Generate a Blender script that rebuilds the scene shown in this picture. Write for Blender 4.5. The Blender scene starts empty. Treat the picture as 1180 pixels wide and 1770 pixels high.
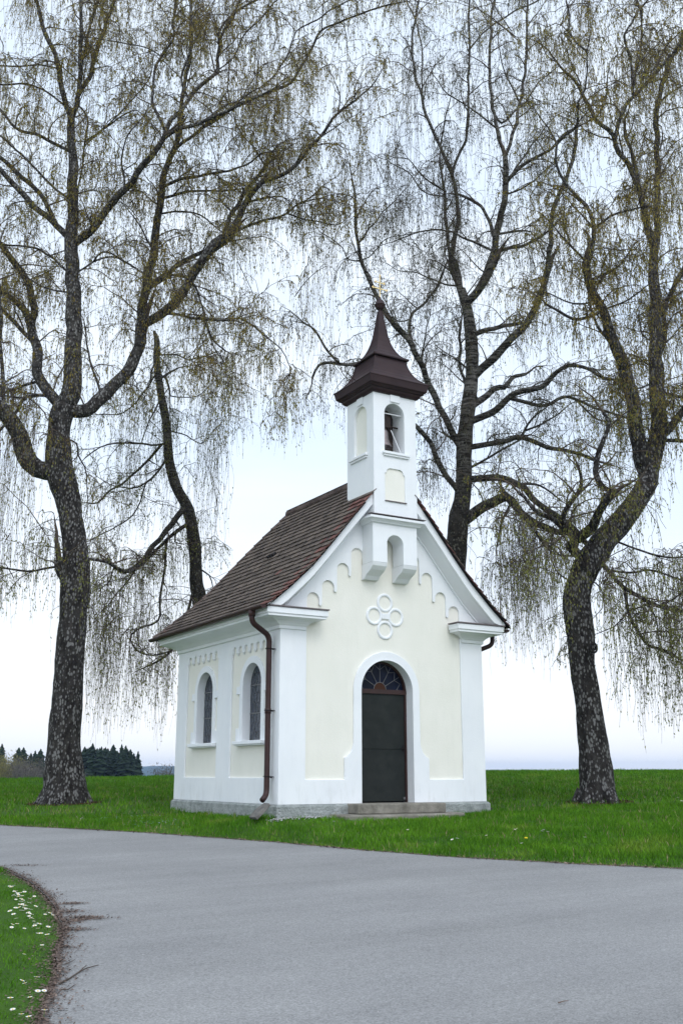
import bpy, bmesh, math, random
import numpy as np
from mathutils import Vector, noise as mnoise
random.seed(7); RNG = np.random.default_rng(11)
PI = math.pi
S = 1.15                                   # metres per plan unit (chapel front is 4 units wide)
SC = bpy.context.scene
COL = SC.collection

# ------------------------------------------------------------------ camera, sky, sun, exposure
F_PX = 1764.2
PITCH, YAW = math.radians(14.43), math.radians(30.758)
CAM = np.array([-7.3806, -14.281, 1.0007])
cam_d = bpy.data.cameras.new('camera'); cam = bpy.data.objects.new('camera', cam_d); COL.objects.link(cam)
cam_d.sensor_fit = 'HORIZONTAL'; cam_d.sensor_width = 36.0; cam_d.lens = F_PX / 1180 * 36.0
cam_d.clip_start = 0.1; cam_d.clip_end = 20000
cam.location = tuple(CAM * S); cam.rotation_euler = (PI / 2 + PITCH, 0, -YAW)
SC.camera = cam
SC.view_settings.view_transform = 'Standard'; SC.view_settings.look = 'None'
SC.view_settings.exposure = 0.47; SC.view_settings.gamma = 1.0

SUN_EL, SUN_AZ = math.radians(46), math.radians(192)      # azimuth clockwise from +Y
sun_dir = Vector((math.sin(SUN_AZ) * math.cos(SUN_EL), math.cos(SUN_AZ) * math.cos(SUN_EL), math.sin(SUN_EL)))
sd = bpy.data.lights.new('sun', 'SUN'); sd.energy = 0.62; sd.angle = math.radians(24); sd.color = (1.0, 0.975, 0.94)
so = bpy.data.objects.new('sun', sd); COL.objects.link(so)
so.rotation_euler = sun_dir.to_track_quat('Z', 'Y').to_euler(); so.location = (0, -10, 30)

W = bpy.data.worlds.new('World'); SC.world = W; W.use_nodes = True
nt = W.node_tree; nt.nodes.clear()
def N(nt, t, **k):
    n = nt.nodes.new(t)
    for a, b in k.items():
        if a == 'inp':
            for i, v in b.items(): n.inputs[i].default_value = v
        else: setattr(n, a, b)
    return n
out = N(nt, 'ShaderNodeOutputWorld'); bg = N(nt, 'ShaderNodeBackground', inp={'Strength': 0.1})
sky = N(nt, 'ShaderNodeTexSky', sky_type='NISHITA', sun_disc=False, sun_elevation=SUN_EL, sun_rotation=SUN_AZ,
        air_density=1.0, dust_density=2.0, ozone_density=1.0)
tc = N(nt, 'ShaderNodeTexCoord')
dot = N(nt, 'ShaderNodeVectorMath', operation='DOT_PRODUCT'); dot.inputs[1].default_value = sun_dir
nt.links.new(tc.outputs['Generated'], dot.inputs[0])
glow = N(nt, 'ShaderNodeMapRange', inp={'From Min': 0.25, 'From Max': 1.0, 'To Min': 9.3, 'To Max': 14.5})
nt.links.new(dot.outputs['Value'], glow.inputs['Value'])
mp = N(nt, 'ShaderNodeMapping'); mp.inputs['Scale'].default_value = (1.0, 1.0, 4.5)
nt.links.new(tc.outputs['Generated'], mp.inputs['Vector'])
nz = N(nt, 'ShaderNodeTexNoise', inp={'Scale': 2.2, 'Detail': 4.0, 'Roughness': 0.5})
nt.links.new(mp.outputs['Vector'], nz.inputs['Vector'])
cr = N(nt, 'ShaderNodeValToRGB'); cr.color_ramp.elements[0].position = 0.32; cr.color_ramp.elements[0].color = (0.70, 0.83, 1.0, 1)
cr.color_ramp.elements[1].position = 0.66; cr.color_ramp.elements[1].color = (0.87, 0.95, 1.04, 1)
nt.links.new(nz.outputs['Fac'], cr.inputs['Fac'])
sep = N(nt, 'ShaderNodeSeparateXYZ'); nt.links.new(tc.outputs['Generated'], sep.inputs[0])
hr = N(nt, 'ShaderNodeMapRange', inp={'From Min': 0.0, 'From Max': 0.30, 'To Min': 1.0, 'To Max': 0.0})
nt.links.new(sep.outputs['Z'], hr.inputs['Value'])
hz = N(nt, 'ShaderNodeMix', data_type='RGBA'); hz.inputs[7].default_value = (0.98, 0.985, 1.0, 1)
nt.links.new(hr.outputs[0], hz.inputs[0]); nt.links.new(cr.outputs[0], hz.inputs[6])
cl = N(nt, 'ShaderNodeVectorMath', operation='SCALE')
nt.links.new(hz.outputs[2], cl.inputs[0]); nt.links.new(glow.outputs[0], cl.inputs['Scale'])
mx = N(nt, 'ShaderNodeMix', data_type='RGBA'); mx.inputs[0].default_value = 0.88        # thin cloud over the clear sky
nt.links.new(sky.outputs[0], mx.inputs[6]); nt.links.new(cl.outputs[0], mx.inputs[7])
nt.links.new(mx.outputs[2], bg.inputs['Color']); nt.links.new(bg.outputs[0], out.inputs[0])

SC.cycles.volume_bounces = 2
# ------------------------------------------------------------------ projection helpers (plan units)
_R = np.array([math.cos(YAW), -math.sin(YAW), 0.0]); _FW = np.array([math.sin(YAW), math.cos(YAW), 0.0]); _UP = np.array([0, 0, 1.0])
_F = _FW * math.cos(PITCH) + _UP * math.sin(PITCH); _U = -_FW * math.sin(PITCH) + _UP * math.cos(PITCH)
def at(x, y, Y):
    """a point in plan units that stands Y units deep, seen at photo pixel x, y"""
    d = _F + _R * (x - 590) / F_PX - _U * (y - 885) / F_PX
    return CAM + d * (Y / (d @ _FW))
def px_of(P):
    v = np.atleast_2d(P) - CAM; z = v @ _F
    return np.stack([590 + F_PX * (v @ _R) / z, 885 - F_PX * (v @ _U) / z], 1)
def lat(X, Y):
    """ground position from lateral X and depth Y"""
    return CAM[0] + _R[0] * X + _FW[0] * Y, CAM[1] + _R[1] * X + _FW[1] * Y
def to_lat(x, y):
    vx, vy = np.asarray(x) - CAM[0], np.asarray(y) - CAM[1]
    return vx * _R[0] + vy * _R[1], vx * _FW[0] + vy * _FW[1]

# ------------------------------------------------------------------ object helpers
def tag(o, label=None, cat=None, group=None, kind=None):
    for k, v in (('label', label), ('category', cat), ('group', group), ('kind', kind)):
        if v: o[k] = v
    return o
def empty(name, loc, label=None, cat=None, group=None):
    o = bpy.data.objects.new(name, None); COL.objects.link(o); o.location = tuple(np.array(loc, float) * S)
    o.empty_display_size = 0.3
    return tag(o, label, cat, group)
class MB:
    """collects verts and faces in plan units, links them as one mesh object"""
    def __init__(s): s.v = []; s.f = []
    def add(s, vs, fs):
        b = len(s.v); s.v += [tuple(map(float, p)) for p in vs]; s.f += [tuple(b + i for i in f) for f in fs]
    def box(s, x0, x1, y0, y1, z0, z1):
        s.add([(x0,y0,z0),(x1,y0,z0),(x1,y1,z0),(x0,y1,z0),(x0,y0,z1),(x1,y0,z1),(x1,y1,z1),(x0,y1,z1)],
              [(0,3,2,1),(4,5,6,7),(0,1,5,4),(1,2,6,5),(2,3,7,6),(3,0,4,7)])
    def tube(s, pts, rad, n=8, cap=True, closed=False):
        pts = [Vector(p) for p in pts]; k = len(pts)
        rad = [rad] * k if not hasattr(rad, '__len__') else rad
        vs = []; t0 = None; u = None
        for i in range(k):
            if closed: t = (pts[(i+1) % k] - pts[i-1])
            else: t = (pts[min(i+1, k-1)] - pts[max(i-1, 0)])
            t.normalize()
            if u is None: u = t.orthogonal().normalized()
            else: u = (u - t * u.dot(t)).normalized()
            w = t.cross(u)
            for j in range(n):
                a = 2*PI*j/n; vs.append(pts[i] + (u*math.cos(a) + w*math.sin(a)) * rad[i])
        fs = []
        for i in range(k if closed else k-1):
            for j in range(n):
                a = i*n+j; b = i*n+(j+1) % n; c = ((i+1) % k)*n+(j+1) % n; d = ((i+1) % k)*n+j
                fs.append((a, b, c, d))
        if cap and not closed: fs += [tuple(range(n))[::-1], tuple((k-1)*n+j for j in range(n))]
        s.add(vs, fs)
    def lathe(s, prof, c, n=20, sx=1, sy=1, phase=0.0):
        vs = []
        for r, z in prof:
            for j in range(n):
                a = 2*PI*j/n + phase; vs.append((c[0]+r*math.cos(a)*sx, c[1]+r*math.sin(a)*sy, c[2]+z))
        fs = [(i*n+j, i*n+(j+1) % n, (i+1)*n+(j+1) % n, (i+1)*n+j) for i in range(len(prof)-1) for j in range(n)]
        fs += [tuple(range(n))[::-1], tuple((len(prof)-1)*n+j for j in range(n))]
        s.add(vs, fs)
    def loft(s, rings, cap=True):
        n = len(rings[0]); vs = [p for r in rings for p in r]
        fs = [(i*n+j, i*n+(j+1) % n, (i+1)*n+(j+1) % n, (i+1)*n+j) for i in range(len(rings)-1) for j in range(n)]
        if cap: fs += [tuple(range(n))[::-1], tuple((len(rings)-1)*n+j for j in range(n))]
        s.add(vs, fs)
    def plate(s, outer, holes, to3, d0, d1):
        """extrude a 2D outline with holes between depths d0 and d1; to3(u, v, d) gives the 3D point"""
        bm = bmesh.new(); loops = [outer] + list(holes); ed = []
        for lp in loops:
            vv = [bm.verts.new((p[0], p[1], 0)) for p in lp]
            for i in range(len(vv)): ed.append(bm.edges.new((vv[i], vv[(i+1) % len(vv)])))
        bmesh.ops.triangle_fill(bm, use_beauty=True, use_dissolve=False, edges=ed)
        bm.verts.ensure_lookup_table(); bm.verts.index_update()
        nv = len(bm.verts); c = [v.co.copy() for v in bm.verts]
        fs = [tuple(v.index for v in f.verts) for f in bm.faces]; es = []
        for lp in loops:
            b = sum(len(l) for l in loops[:loops.index(lp)])
            es += [(b+i, b+(i+1) % len(lp)) for i in range(len(lp))]
        bm.free()
        vs = [to3(p.x, p.y, d0) for p in c] + [to3(p.x, p.y, d1) for p in c]
        s.add(vs, fs + [tuple(nv+i for i in f)[::-1] for f in fs] + [(a, b, nv+b, nv+a) for a, b in es])
    def build(s, name, m, parent=None, smooth=False, bevel=0, origin=None):
        me = bpy.data.meshes.new(name)
        o0 = np.array(origin if origin is not None else (0, 0, 0), float)
        me.from_pydata([tuple((np.array(p) - o0) * S) for p in s.v], [], s.f)
        bm = bmesh.new(); bm.from_mesh(me); bmesh.ops.recalc_face_normals(bm, faces=bm.faces); bm.to_mesh(me); bm.free()
        if m: me.materials.append(m)
        o = bpy.data.objects.new(name, me); COL.objects.link(o); o.location = tuple(o0 * S)
        if smooth:
            for p in me.polygons: p.use_smooth = True
        if bevel:
            b = o.modifiers.new('bevel', 'BEVEL'); b.width = bevel * S; b.segments = 2; b.limit_method = 'ANGLE'; b.angle_limit = math.radians(50)
        put(o, parent); return o
def put(o, parent):
    if parent is not None:
        w = Vector(o.location)
        a = Vector((0, 0, 0)); p = parent
        while p is not None: a += Vector(p.location); p = p.parent
        o.parent = parent; o.location = w - a
def np_mesh(name, V, quads=None, tris=None, m=None, parent=None, smooth=False, origin=(0, 0, 0)):
    me = bpy.data.meshes.new(name); V = (np.asarray(V, float) - np.array(origin)) * S
    nq = 0 if quads is None else len(quads); nt_ = 0 if tris is None else len(tris)
    me.vertices.add(len(V)); me.vertices.foreach_set('co', V.astype(np.float32).ravel())
    L = []
    if nq: L.append(np.asarray(quads).ravel())
    if nt_: L.append(np.asarray(tris).ravel())
    L = np.concatenate(L).astype(np.int32)
    me.loops.add(len(L)); me.loops.foreach_set('vertex_index', L)
    st = np.concatenate([np.arange(nq)*4, nq*4 + np.arange(nt_)*3]).astype(np.int32)
    me.polygons.add(nq + nt_); me.polygons.foreach_set('loop_start', st)
    if smooth: me.polygons.foreach_set('use_smooth', np.ones(nq+nt_, bool))
    me.update(calc_edges=True); me.validate()
    if m: me.materials.append(m)
    o = bpy.data.objects.new(name, me); COL.objects.link(o); o.location = tuple(np.array(origin, float) * S)
    put(o, parent); return o

# ------------------------------------------------------------------ materials
def mat(name, c1, c2=None, scale=6.0, rough=0.8, bump=0.0, bscale=40.0, detail=6, metallic=0.0, spec=0.3, island=0.0, c3=None, lo=0.35, hi=0.65, bdist=0.02, vor=None, stretch=None):
    m = bpy.data.materials.new(name); m.use_nodes = True; nt = m.node_tree; b = nt.nodes['Principled BSDF']
    b.inputs['Roughness'].default_value = rough; b.inputs['Metallic'].default_value = metallic; b.inputs['Specular IOR Level'].default_value = spec
    tc = N(nt, 'ShaderNodeTexCoord'); vec = tc.outputs['Object']
    if stretch:
        mp = N(nt, 'ShaderNodeMapping'); mp.inputs['Scale'].default_value = stretch; nt.links.new(vec, mp.inputs[0]); vec = mp.outputs[0]
    if c2 is None: b.inputs['Base Color'].default_value = (*c1, 1); col = None
    else:
        n = N(nt, 'ShaderNodeTexNoise', inp={'Scale': scale, 'Detail': detail, 'Roughness': 0.6}); nt.links.new(vec, n.inputs['Vector'])
        r = N(nt, 'ShaderNodeValToRGB'); r.color_ramp.elements[0].position = lo; r.color_ramp.elements[1].position = hi
        r.color_ramp.elements[0].color = (*c1, 1); r.color_ramp.elements[1].color = (*c2, 1)
        nt.links.new(n.outputs['Fac'], r.inputs[0]); col = r.outputs[0]
        if c3 is not None and vor:
            v = N(nt, 'ShaderNodeTexVoronoi', inp={'Scale': vor[0]}); nt.links.new(vec, v.inputs['Vector'])
            n2 = N(nt, 'ShaderNodeTexNoise', inp={'Scale': vor[0]*0.35, 'Detail': 3}); nt.links.new(vec, n2.inputs['Vector'])
            ad = N(nt, 'ShaderNodeMath', operation='ADD'); nt.links.new(v.outputs['Distance'], ad.inputs[0]); nt.links.new(n2.outputs['Fac'], ad.inputs[1])
            rr = N(nt, 'ShaderNodeMapRange', inp={'From Min': vor[1], 'From Max': vor[1]+0.22, 'To Min': 1.0, 'To Max': 0.0}); nt.links.new(ad.outputs[0], rr.inputs[0])
            mm = N(nt, 'ShaderNodeMix', data_type='RGBA'); mm.inputs[7].default_value = (*c3, 1)
            nt.links.new(rr.outputs[0], mm.inputs[0]); nt.links.new(col, mm.inputs[6]); col = mm.outputs[2]
    if island:
        g = N(nt, 'ShaderNodeNewGeometry')
        hs = N(nt, 'ShaderNodeHueSaturation'); 
        mr = N(nt, 'ShaderNodeMapRange', inp={'To Min': 1-island, 'To Max': 1+island}); nt.links.new(g.outputs['Random Per Island'], mr.inputs[0])
        nt.links.new(mr.outputs[0], hs.inputs['Value'])
        if col is None: hs.inputs['Color'].default_value = (*c1, 1)
        else: nt.links.new(col, hs.inputs['Color'])
        col = hs.outputs[0]
    if col is not None: nt.links.new(col, b.inputs['Base Color'])
    if bump:
        n = N(nt, 'ShaderNodeTexNoise', inp={'Scale': bscale, 'Detail': 5, 'Roughness': 0.65}); nt.links.new(vec, n.inputs['Vector'])
        bp = N(nt, 'ShaderNodeBump', inp={'Strength': bump, 'Distance': bdist}); nt.links.new(n.outputs['Fac'], bp.inputs['Height'])
        nt.links.new(bp.outputs[0], b.inputs['Normal'])
    return m
M = {}
M['white'] = mat('white_plaster', (0.79, 0.81, 0.835), (0.845, 0.86, 0.875), 1.3, 0.9, 0.25, 30, bdist=0.01)
def grime(m):
    nt = m.node_tree; b = nt.nodes['Principled BSDF']; src = b.inputs['Base Color'].links[0].from_socket; tc = N(nt, 'ShaderNodeTexCoord')
    g_ = N(nt, 'ShaderNodeNewGeometry'); sp = N(nt, 'ShaderNodeSeparateXYZ'); nt.links.new(g_.outputs['Position'], sp.inputs[0])
    zr = N(nt, 'ShaderNodeMapRange', inp={'From Min': .62, 'From Max': 1.15, 'To Min': .55, 'To Max': 0.12}); nt.links.new(sp.outputs['Z'], zr.inputs[0])
    mp = N(nt, 'ShaderNodeMapping'); mp.inputs['Scale'].default_value = (5, 5, 1.2); nt.links.new(g_.outputs['Position'], mp.inputs[0])
    n = N(nt, 'ShaderNodeTexNoise', inp={'Scale': 1.6, 'Detail': 8, 'Roughness': .75}); nt.links.new(mp.outputs[0], n.inputs['Vector'])
    r = N(nt, 'ShaderNodeMapRange', inp={'From Min': .5, 'From Max': .75}); nt.links.new(n.outputs[0], r.inputs[0])
    mu = N(nt, 'ShaderNodeMath', operation='MULTIPLY'); nt.links.new(r.outputs[0], mu.inputs[0]); nt.links.new(zr.outputs[0], mu.inputs[1])
    mm = N(nt, 'ShaderNodeMix', data_type='RGBA'); mm.inputs[7].default_value = (.50, .50, .47, 1)
    nt.links.new(mu.outputs[0], mm.inputs[0]); nt.links.new(src, mm.inputs[6]); nt.links.new(mm.outputs[2], b.inputs['Base Color'])
grime(M['white'])
M['cream'] = mat('cream_plaster', (0.80, 0.785, 0.705), (0.835, 0.815, 0.74), 1.6, 0.9, 0.3, 35, bdist=0.012)
grime(M['cream'])
M['plinth'] = mat('roughcast', (0.30, 0.33, 0.32), (0.56, 0.59, 0.58), 7, 0.95, 1.0, 26, lo=0.3, hi=0.66, bdist=0.10)
M['concrete'] = mat('concrete', (0.13, 0.12, 0.10), (0.30, 0.28, 0.24), 6, 0.95, 0.6, 40, lo=0.3, hi=0.7)
M['brown'] = mat('brown_sheet_metal', (0.026, 0.013, 0.015), (0.038, 0.020, 0.021), 3, 0.5, 0.05, 10, spec=0.25)
M['pipe'] = mat('brown_pipe', (0.034, 0.015, 0.014), (0.048, 0.022, 0.020), 5, 0.45, spec=0.28)
M['lead'] = mat('lead_capping', (0.10, 0.085, 0.09), (0.17, 0.14, 0.14), 8, 0.55)
M['door'] = mat('door_sheet', (0.013, 0.016, 0.015), (0.022, 0.025, 0.023), 4, 0.6, 0.1, 14, spec=0.18)
M['frame'] = mat('brown_frame', (0.032, 0.015, 0.013), (0.045, 0.021, 0.018), 5, 0.5)
M['dark'] = mat('dark_void', (0.012, 0.010, 0.010), rough=0.9)
M['board'] = mat('old_board', (0.020, 0.014, 0.012), (0.045, 0.03, 0.025), 5, 0.8)
M['bell'] = mat('bell_bronze', (0.14, 0.12, 0.12), (0.24, 0.20, 0.20), 7, 0.45, metallic=0.6)
M['gold'] = mat('gilding', (0.88, 0.68, 0.34), rough=0.35, metallic=0.5)
M['glass'] = mat('leaded_glass', (0.022, 0.03, 0.042), (0.05, 0.062, 0.085), 9, 0.12, 0.4, 9, spec=0.6)
M['blue'] = mat('blue_glass', (0.005, 0.007, 0.014), (0.007, 0.011, 0.028), 5, 0.35, spec=0.1)
M['amber'] = mat('amber_glass', (0.05, 0.020, 0.010), rough=0.4, spec=.1)
M['came'] = mat('lead_came', (0.15, 0.15, 0.155), rough=0.5, metallic=0.2)
M['rod'] = mat('white_rod', (0.75, 0.76, 0.78), rough=0.5)
M['tile'] = mat('clay_tile', (0.078, 0.062, 0.053), (0.155, 0.122, 0.100), 3.2, 0.85, 0.4, 60, island=0.32, lo=0.3, hi=0.75, c3=(0.20, 0.17, 0.14), vor=(9, 0.42))
M['redtile'] = mat('red_clay_tile', (0.12, 0.050, 0.042), (0.17, 0.085, 0.072), 7, 0.85, 0.4, 60, island=0.4)
M['ridge'] = mat('ridge_tile', (0.060, 0.042, 0.038), (0.115, 0.085, 0.075), 6, 0.85, 0.3, 50, island=0.3)

# ------------------------------------------------------------------ terrain
def road_z(X, Y): return -0.361 + 0.0322 * Y
CTRL = np.array([(-.96,16.05,.34),(2.48,18.09,.36),(-3.11,19.66,.365),(-5.5,21,.435),(4.6,19,.505),(-.3,19.5,.37),(1,20.5,.42),
 (-10,32,.60),(-5.4,34,.80),(5.4,38,1.10),(12.3,38,1.12),(0,36,.96),(-20,32,.55),(25,38,1.15),
 (-5.4,17.28,.196),(-2.95,16,.154),(-.86,14.5,.106),(.07,13.67,.08),(1.43,12.68,.047),(2.65,12.05,.027),(3.68,11.62,.013),
 (-9,19.6,.27),(-15,23.5,.40),(-30,30,.6),(8,9.8,-.045),(14,7.5,-.12),(8,18,.42),(12,20,.5),(6,14.5,.2),(-9,25,.47),
 (-3.64,11.7,.016),(-2.31,8.86,-.075),(-1.7,6.6,-.149),(-3.6,6.5,-.13),(-3,8.8,-.06),(-8,13,.08),(-6,9,-.04),
 (0,8,-.103),(0,3,-.264),(4,5,-.2),(-5,0,-.35),(6,0,-.361),(0,-6,-.55),(20,0,-.3),(-20,5,0.0),(-20,-10,-.5),(20,-10,-.6)], float)
def _fit():
    P = CTRL[:, :2]; D = np.linalg.norm(P[:, None]-P[None], axis=2); n = len(P)
    A = np.zeros((n+3, n+3)); A[:n, :n] = np.sqrt(D**2+.3); A[:n, n] = 1; A[:n, n+1:] = P; A[n, :n] = 1; A[n+1:, :n] = P.T
    return np.linalg.solve(A, np.concatenate([CTRL[:, 2], [0, 0, 0]]))
CW = _fit()
FAR_EDGE = [(-60,52),(-30,33.5),(-15,23.3),(-9,19.6),(-5.4,17.28),(-4.1,16.62),(-2.95,16.0),(-1.9,15.25),(-.86,14.5),(.07,13.67),(1.43,12.68),(2.65,12.05),(3.68,11.62),(8,10.3),(14,8.9),(40,4)]
NEAR_EDGE = [(-1.45,-20),(-1.4,0),(-1.42,4.5),(-1.48,5.48),(-1.60,6.1),(-1.71,6.63),(-1.87,7.2),(-1.97,7.74),(-2.12,8.3),(-2.34,8.9),(-2.6,9.6),(-2.95,10.39),(-3.3,11.05),(-3.64,11.65),(-4.6,12.7),(-8,15.6),(-15,19.2),(-30,28),(-60,46)]
def _dense(pl, step, jit):
    o = []
    for a, b in zip(pl[:-1], pl[1:]):
        L = math.hypot(b[0]-a[0], b[1]-a[1]); k = max(1, int(L/step)) if abs(a[0]) < 12 and abs(b[0]) < 12 and a[1] > 3 else 1
        for i in range(k):
            t = i/k; x = a[0]+(b[0]-a[0])*t; y = a[1]+(b[1]-a[1])*t
            j = mnoise.noise(Vector((x*1.7, y*1.7, 3)))*jit + mnoise.noise(Vector((x*6, y*6, 8)))*jit*.5
            o.append((x, y+j))
    return o + [pl[-1]]
FE = _dense(FAR_EDGE, .15, .07); NE = _dense(NEAR_EDGE, .12, .06)
ROAD = FE + [(40, -20)] + NE
RA = np.array(ROAD); RB = np.roll(RA, -1, axis=0)
def road_sd(X, Y):
    """signed distance to the road outline, negative on the road"""
    X = np.asarray(X, float).ravel(); Y = np.asarray(Y, float).ravel(); best = np.full(len(X), 1e9); ins = np.zeros(len(X), bool)
    for (ax, ay), (bx, by) in zip(RA, RB):
        dx, dy = bx-ax, by-ay; t = np.clip(((X-ax)*dx+(Y-ay)*dy)/(dx*dx+dy*dy+1e-12), 0, 1)
        best = np.minimum(best, np.hypot(X-ax-t*dx, Y-ay-t*dy))
        c = (ay > Y) != (by > Y)
        if dy != 0: ins ^= c & (X < ax+(Y-ay)*dx/dy)
    return np.where(ins, -best, best)
def gz(X, Y, sdist=None):
    X = np.asarray(X, float).ravel(); Y = np.asarray(Y, float).ravel()
    Xc = np.clip(X, -30, 30); Yc = np.clip(Y, -8, 38)
    z = CW[-3] + CW[-2]*Xc + CW[-1]*Yc
    for (px, py, _), w in zip(CTRL, CW): z = z + w*np.sqrt((Xc-px)**2+(Yc-py)**2+.3)
    d = road_sd(X, Y) if sdist is None else sdist
    near = Y < 60
    s = np.clip(d/.5, 0, 1); s = s*s*(3-2*s)
    rz = road_z(X, Yc) - .012
    z = np.where(near, rz*(1-s) + (z+.015)*s, z)
    t = np.clip(Y-36, 0, None)
    drop = np.where(t < 10, .002*t*t, .2+.04*(t-10)); drop = np.minimum(drop, 11.5)
    return z - drop
def gz1(X, Y): return float(gz([X], [Y])[0])

def grid(xs, ys): 
    X, Y = np.meshgrid(xs, ys); return X.ravel(), Y.ravel(), len(xs), len(ys)
xs = np.concatenate([[-4000,-1500,-600,-250,-120,-60,-35,-22], np.arange(-14, 14.01, .2), [18,24,35,60,120,250,600,1500,4000]])
ys = np.concatenate([[-60,-30,-12,-4,0,2,3.5], np.arange(4.4, 40, .2), np.arange(41, 60, 1.5), [66,75,90,120,170,240,320,500,900,1600,2600,4500,8000]])
X, Y, nx, ny = grid(xs, ys)
Z = gz(X, Y)
wx, wy = lat(X, Y)
idx = np.arange(nx*ny).reshape(ny, nx)
q = np.stack([idx[:-1, :-1], idx[:-1, 1:], idx[1:, 1:], idx[1:, :-1]], -1).reshape(-1, 4)
M['ground'] = mat('meadow_soil', (0.026, 0.072, 0.004), (0.055, 0.130, 0.008), 1.2, 1.0, 0.8, 14, lo=0.3, hi=0.7, bdist=0.06)
tag(np_mesh('ground', np.stack([wx, wy, Z], 1), quads=q, m=M['ground'], smooth=True), kind='structure')
# road sheet
def road_material():
    m = mat('asphalt', (0.222, 0.220, 0.221), (0.262, 0.259, 0.256), .55, 0.92, 0.55, 70, lo=0.25, hi=0.75, bdist=0.012)
    nt = m.node_tree; b = nt.nodes['Principled BSDF']; src = b.inputs['Base Color'].links[0].from_socket
    tc = N(nt, 'ShaderNodeTexCoord')
    v = N(nt, 'ShaderNodeTexVoronoi', inp={'Scale': 95}); nt.links.new(tc.outputs['Object'], v.inputs['Vector'])
    bw = N(nt, 'ShaderNodeSeparateColor'); nt.links.new(v.outputs['Color'], bw.inputs[0])
    r = N(nt, 'ShaderNodeMapRange', inp={'To Min': .78, 'To Max': 1.24}); nt.links.new(bw.outputs[0], r.inputs[0])
    n2 = N(nt, 'ShaderNodeTexNoise', inp={'Scale': 26, 'Detail': 8, 'Roughness': .75}); nt.links.new(tc.outputs['Object'], n2.inputs['Vector'])
    r2 = N(nt, 'ShaderNodeMapRange', inp={'From Min': .3, 'From Max': .7, 'To Min': .90, 'To Max': 1.1}); nt.links.new(n2.outputs[0], r2.inputs[0])
    mp = N(nt, 'ShaderNodeMapping'); mp.inputs['Rotation'].default_value = (0, 0, .45); mp.inputs['Scale'].default_value = (.22, 1.1, 1); nt.links.new(tc.outputs['Object'], mp.inputs[0])
    n3 = N(nt, 'ShaderNodeTexNoise', inp={'Scale': .8, 'Detail': 7, 'Roughness': .7}); nt.links.new(mp.outputs[0], n3.inputs['Vector'])
    r3 = N(nt, 'ShaderNodeMapRange', inp={'From Min': .3, 'From Max': .7, 'To Min': .86, 'To Max': 1.13}); nt.links.new(n3.outputs[0], r3.inputs[0])
    m0 = N(nt, 'ShaderNodeMath', operation='MULTIPLY'); nt.links.new(r.outputs[0], m0.inputs[0]); nt.links.new(r3.outputs[0], m0.inputs[1])
    mu = N(nt, 'ShaderNodeMath', operation='MULTIPLY'); nt.links.new(m0.outputs[0], mu.inputs[0]); nt.links.new(r2.outputs[0], mu.inputs[1])
    sc = N(nt, 'ShaderNodeVectorMath', operation='SCALE'); nt.links.new(src, sc.inputs[0]); nt.links.new(mu.outputs[0], sc.inputs['Scale'])
    nt.links.new(sc.outputs[0], b.inputs['Base Color']); return m
M['asphalt'] = road_material()
rb = MB()
bm = bmesh.new(); vv = [bm.verts.new((*lat(x, y), road_z(x, y))) for x, y in ROAD]
bm.faces.new(vv); bmesh.ops.triangulate(bm, faces=bm.faces[:])
bm.verts.index_update(); rb.add([v.co for v in bm.verts], [tuple(v.index for v in f.verts) for f in bm.faces]); bm.free()
tag(rb.build('road', M['asphalt']), kind='structure')

# ------------------------------------------------------------------ chapel
H0 = 0.553                                   # plinth top
PITV = [(0,3.54),(.36,3.84),(.82,4.28),(1.18,4.70),(1.55,5.15),(1.91,5.57),(2.4,6.13)]
def prof(d):
    xs_, zs_ = zip(*PITV); return float(np.interp(d, xs_, zs_))
def arc(cx, cz, r, a0, a1, n):
    return [(cx+r*math.cos(a0+(a1-a0)*i/n), cz+r*math.sin(a0+(a1-a0)*i/n)) for i in range(n+1)]
chapel = empty('chapel', (2, 2, .35), 'small white and cream roadside chapel with a tiled roof and a brown capped bell turret', 'chapel')
front = lambda u, v, d: (u, d, v)            # plan x, z ; depth along y
sideL = lambda u, v, d: (d, u, v)            # plan y, z ; depth along x
sideR = lambda u, v, d: (4-d, u, v)
door_hole = [(1.49, H0-.3)] + arc(2.0, 2.335, .51, PI, 0, 20)[0:] + [(2.51, H0-.3)]
door_hole = [(1.49, H0-.02)] + arc(2.0, 2.335, .51, PI, 0, 24) + [(2.51, H0-.02)]
gable = [(0, H0+.001)] + [(1.47, H0+.001)]
def roofline(off, x0, x1, n=24):
    return [(x0+(x1-x0)*i/n, prof(min(x0+(x1-x0)*i/n+.4, 4.4-(x0+(x1-x0)*i/n)))-off) for i in range(n+1)]
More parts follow.
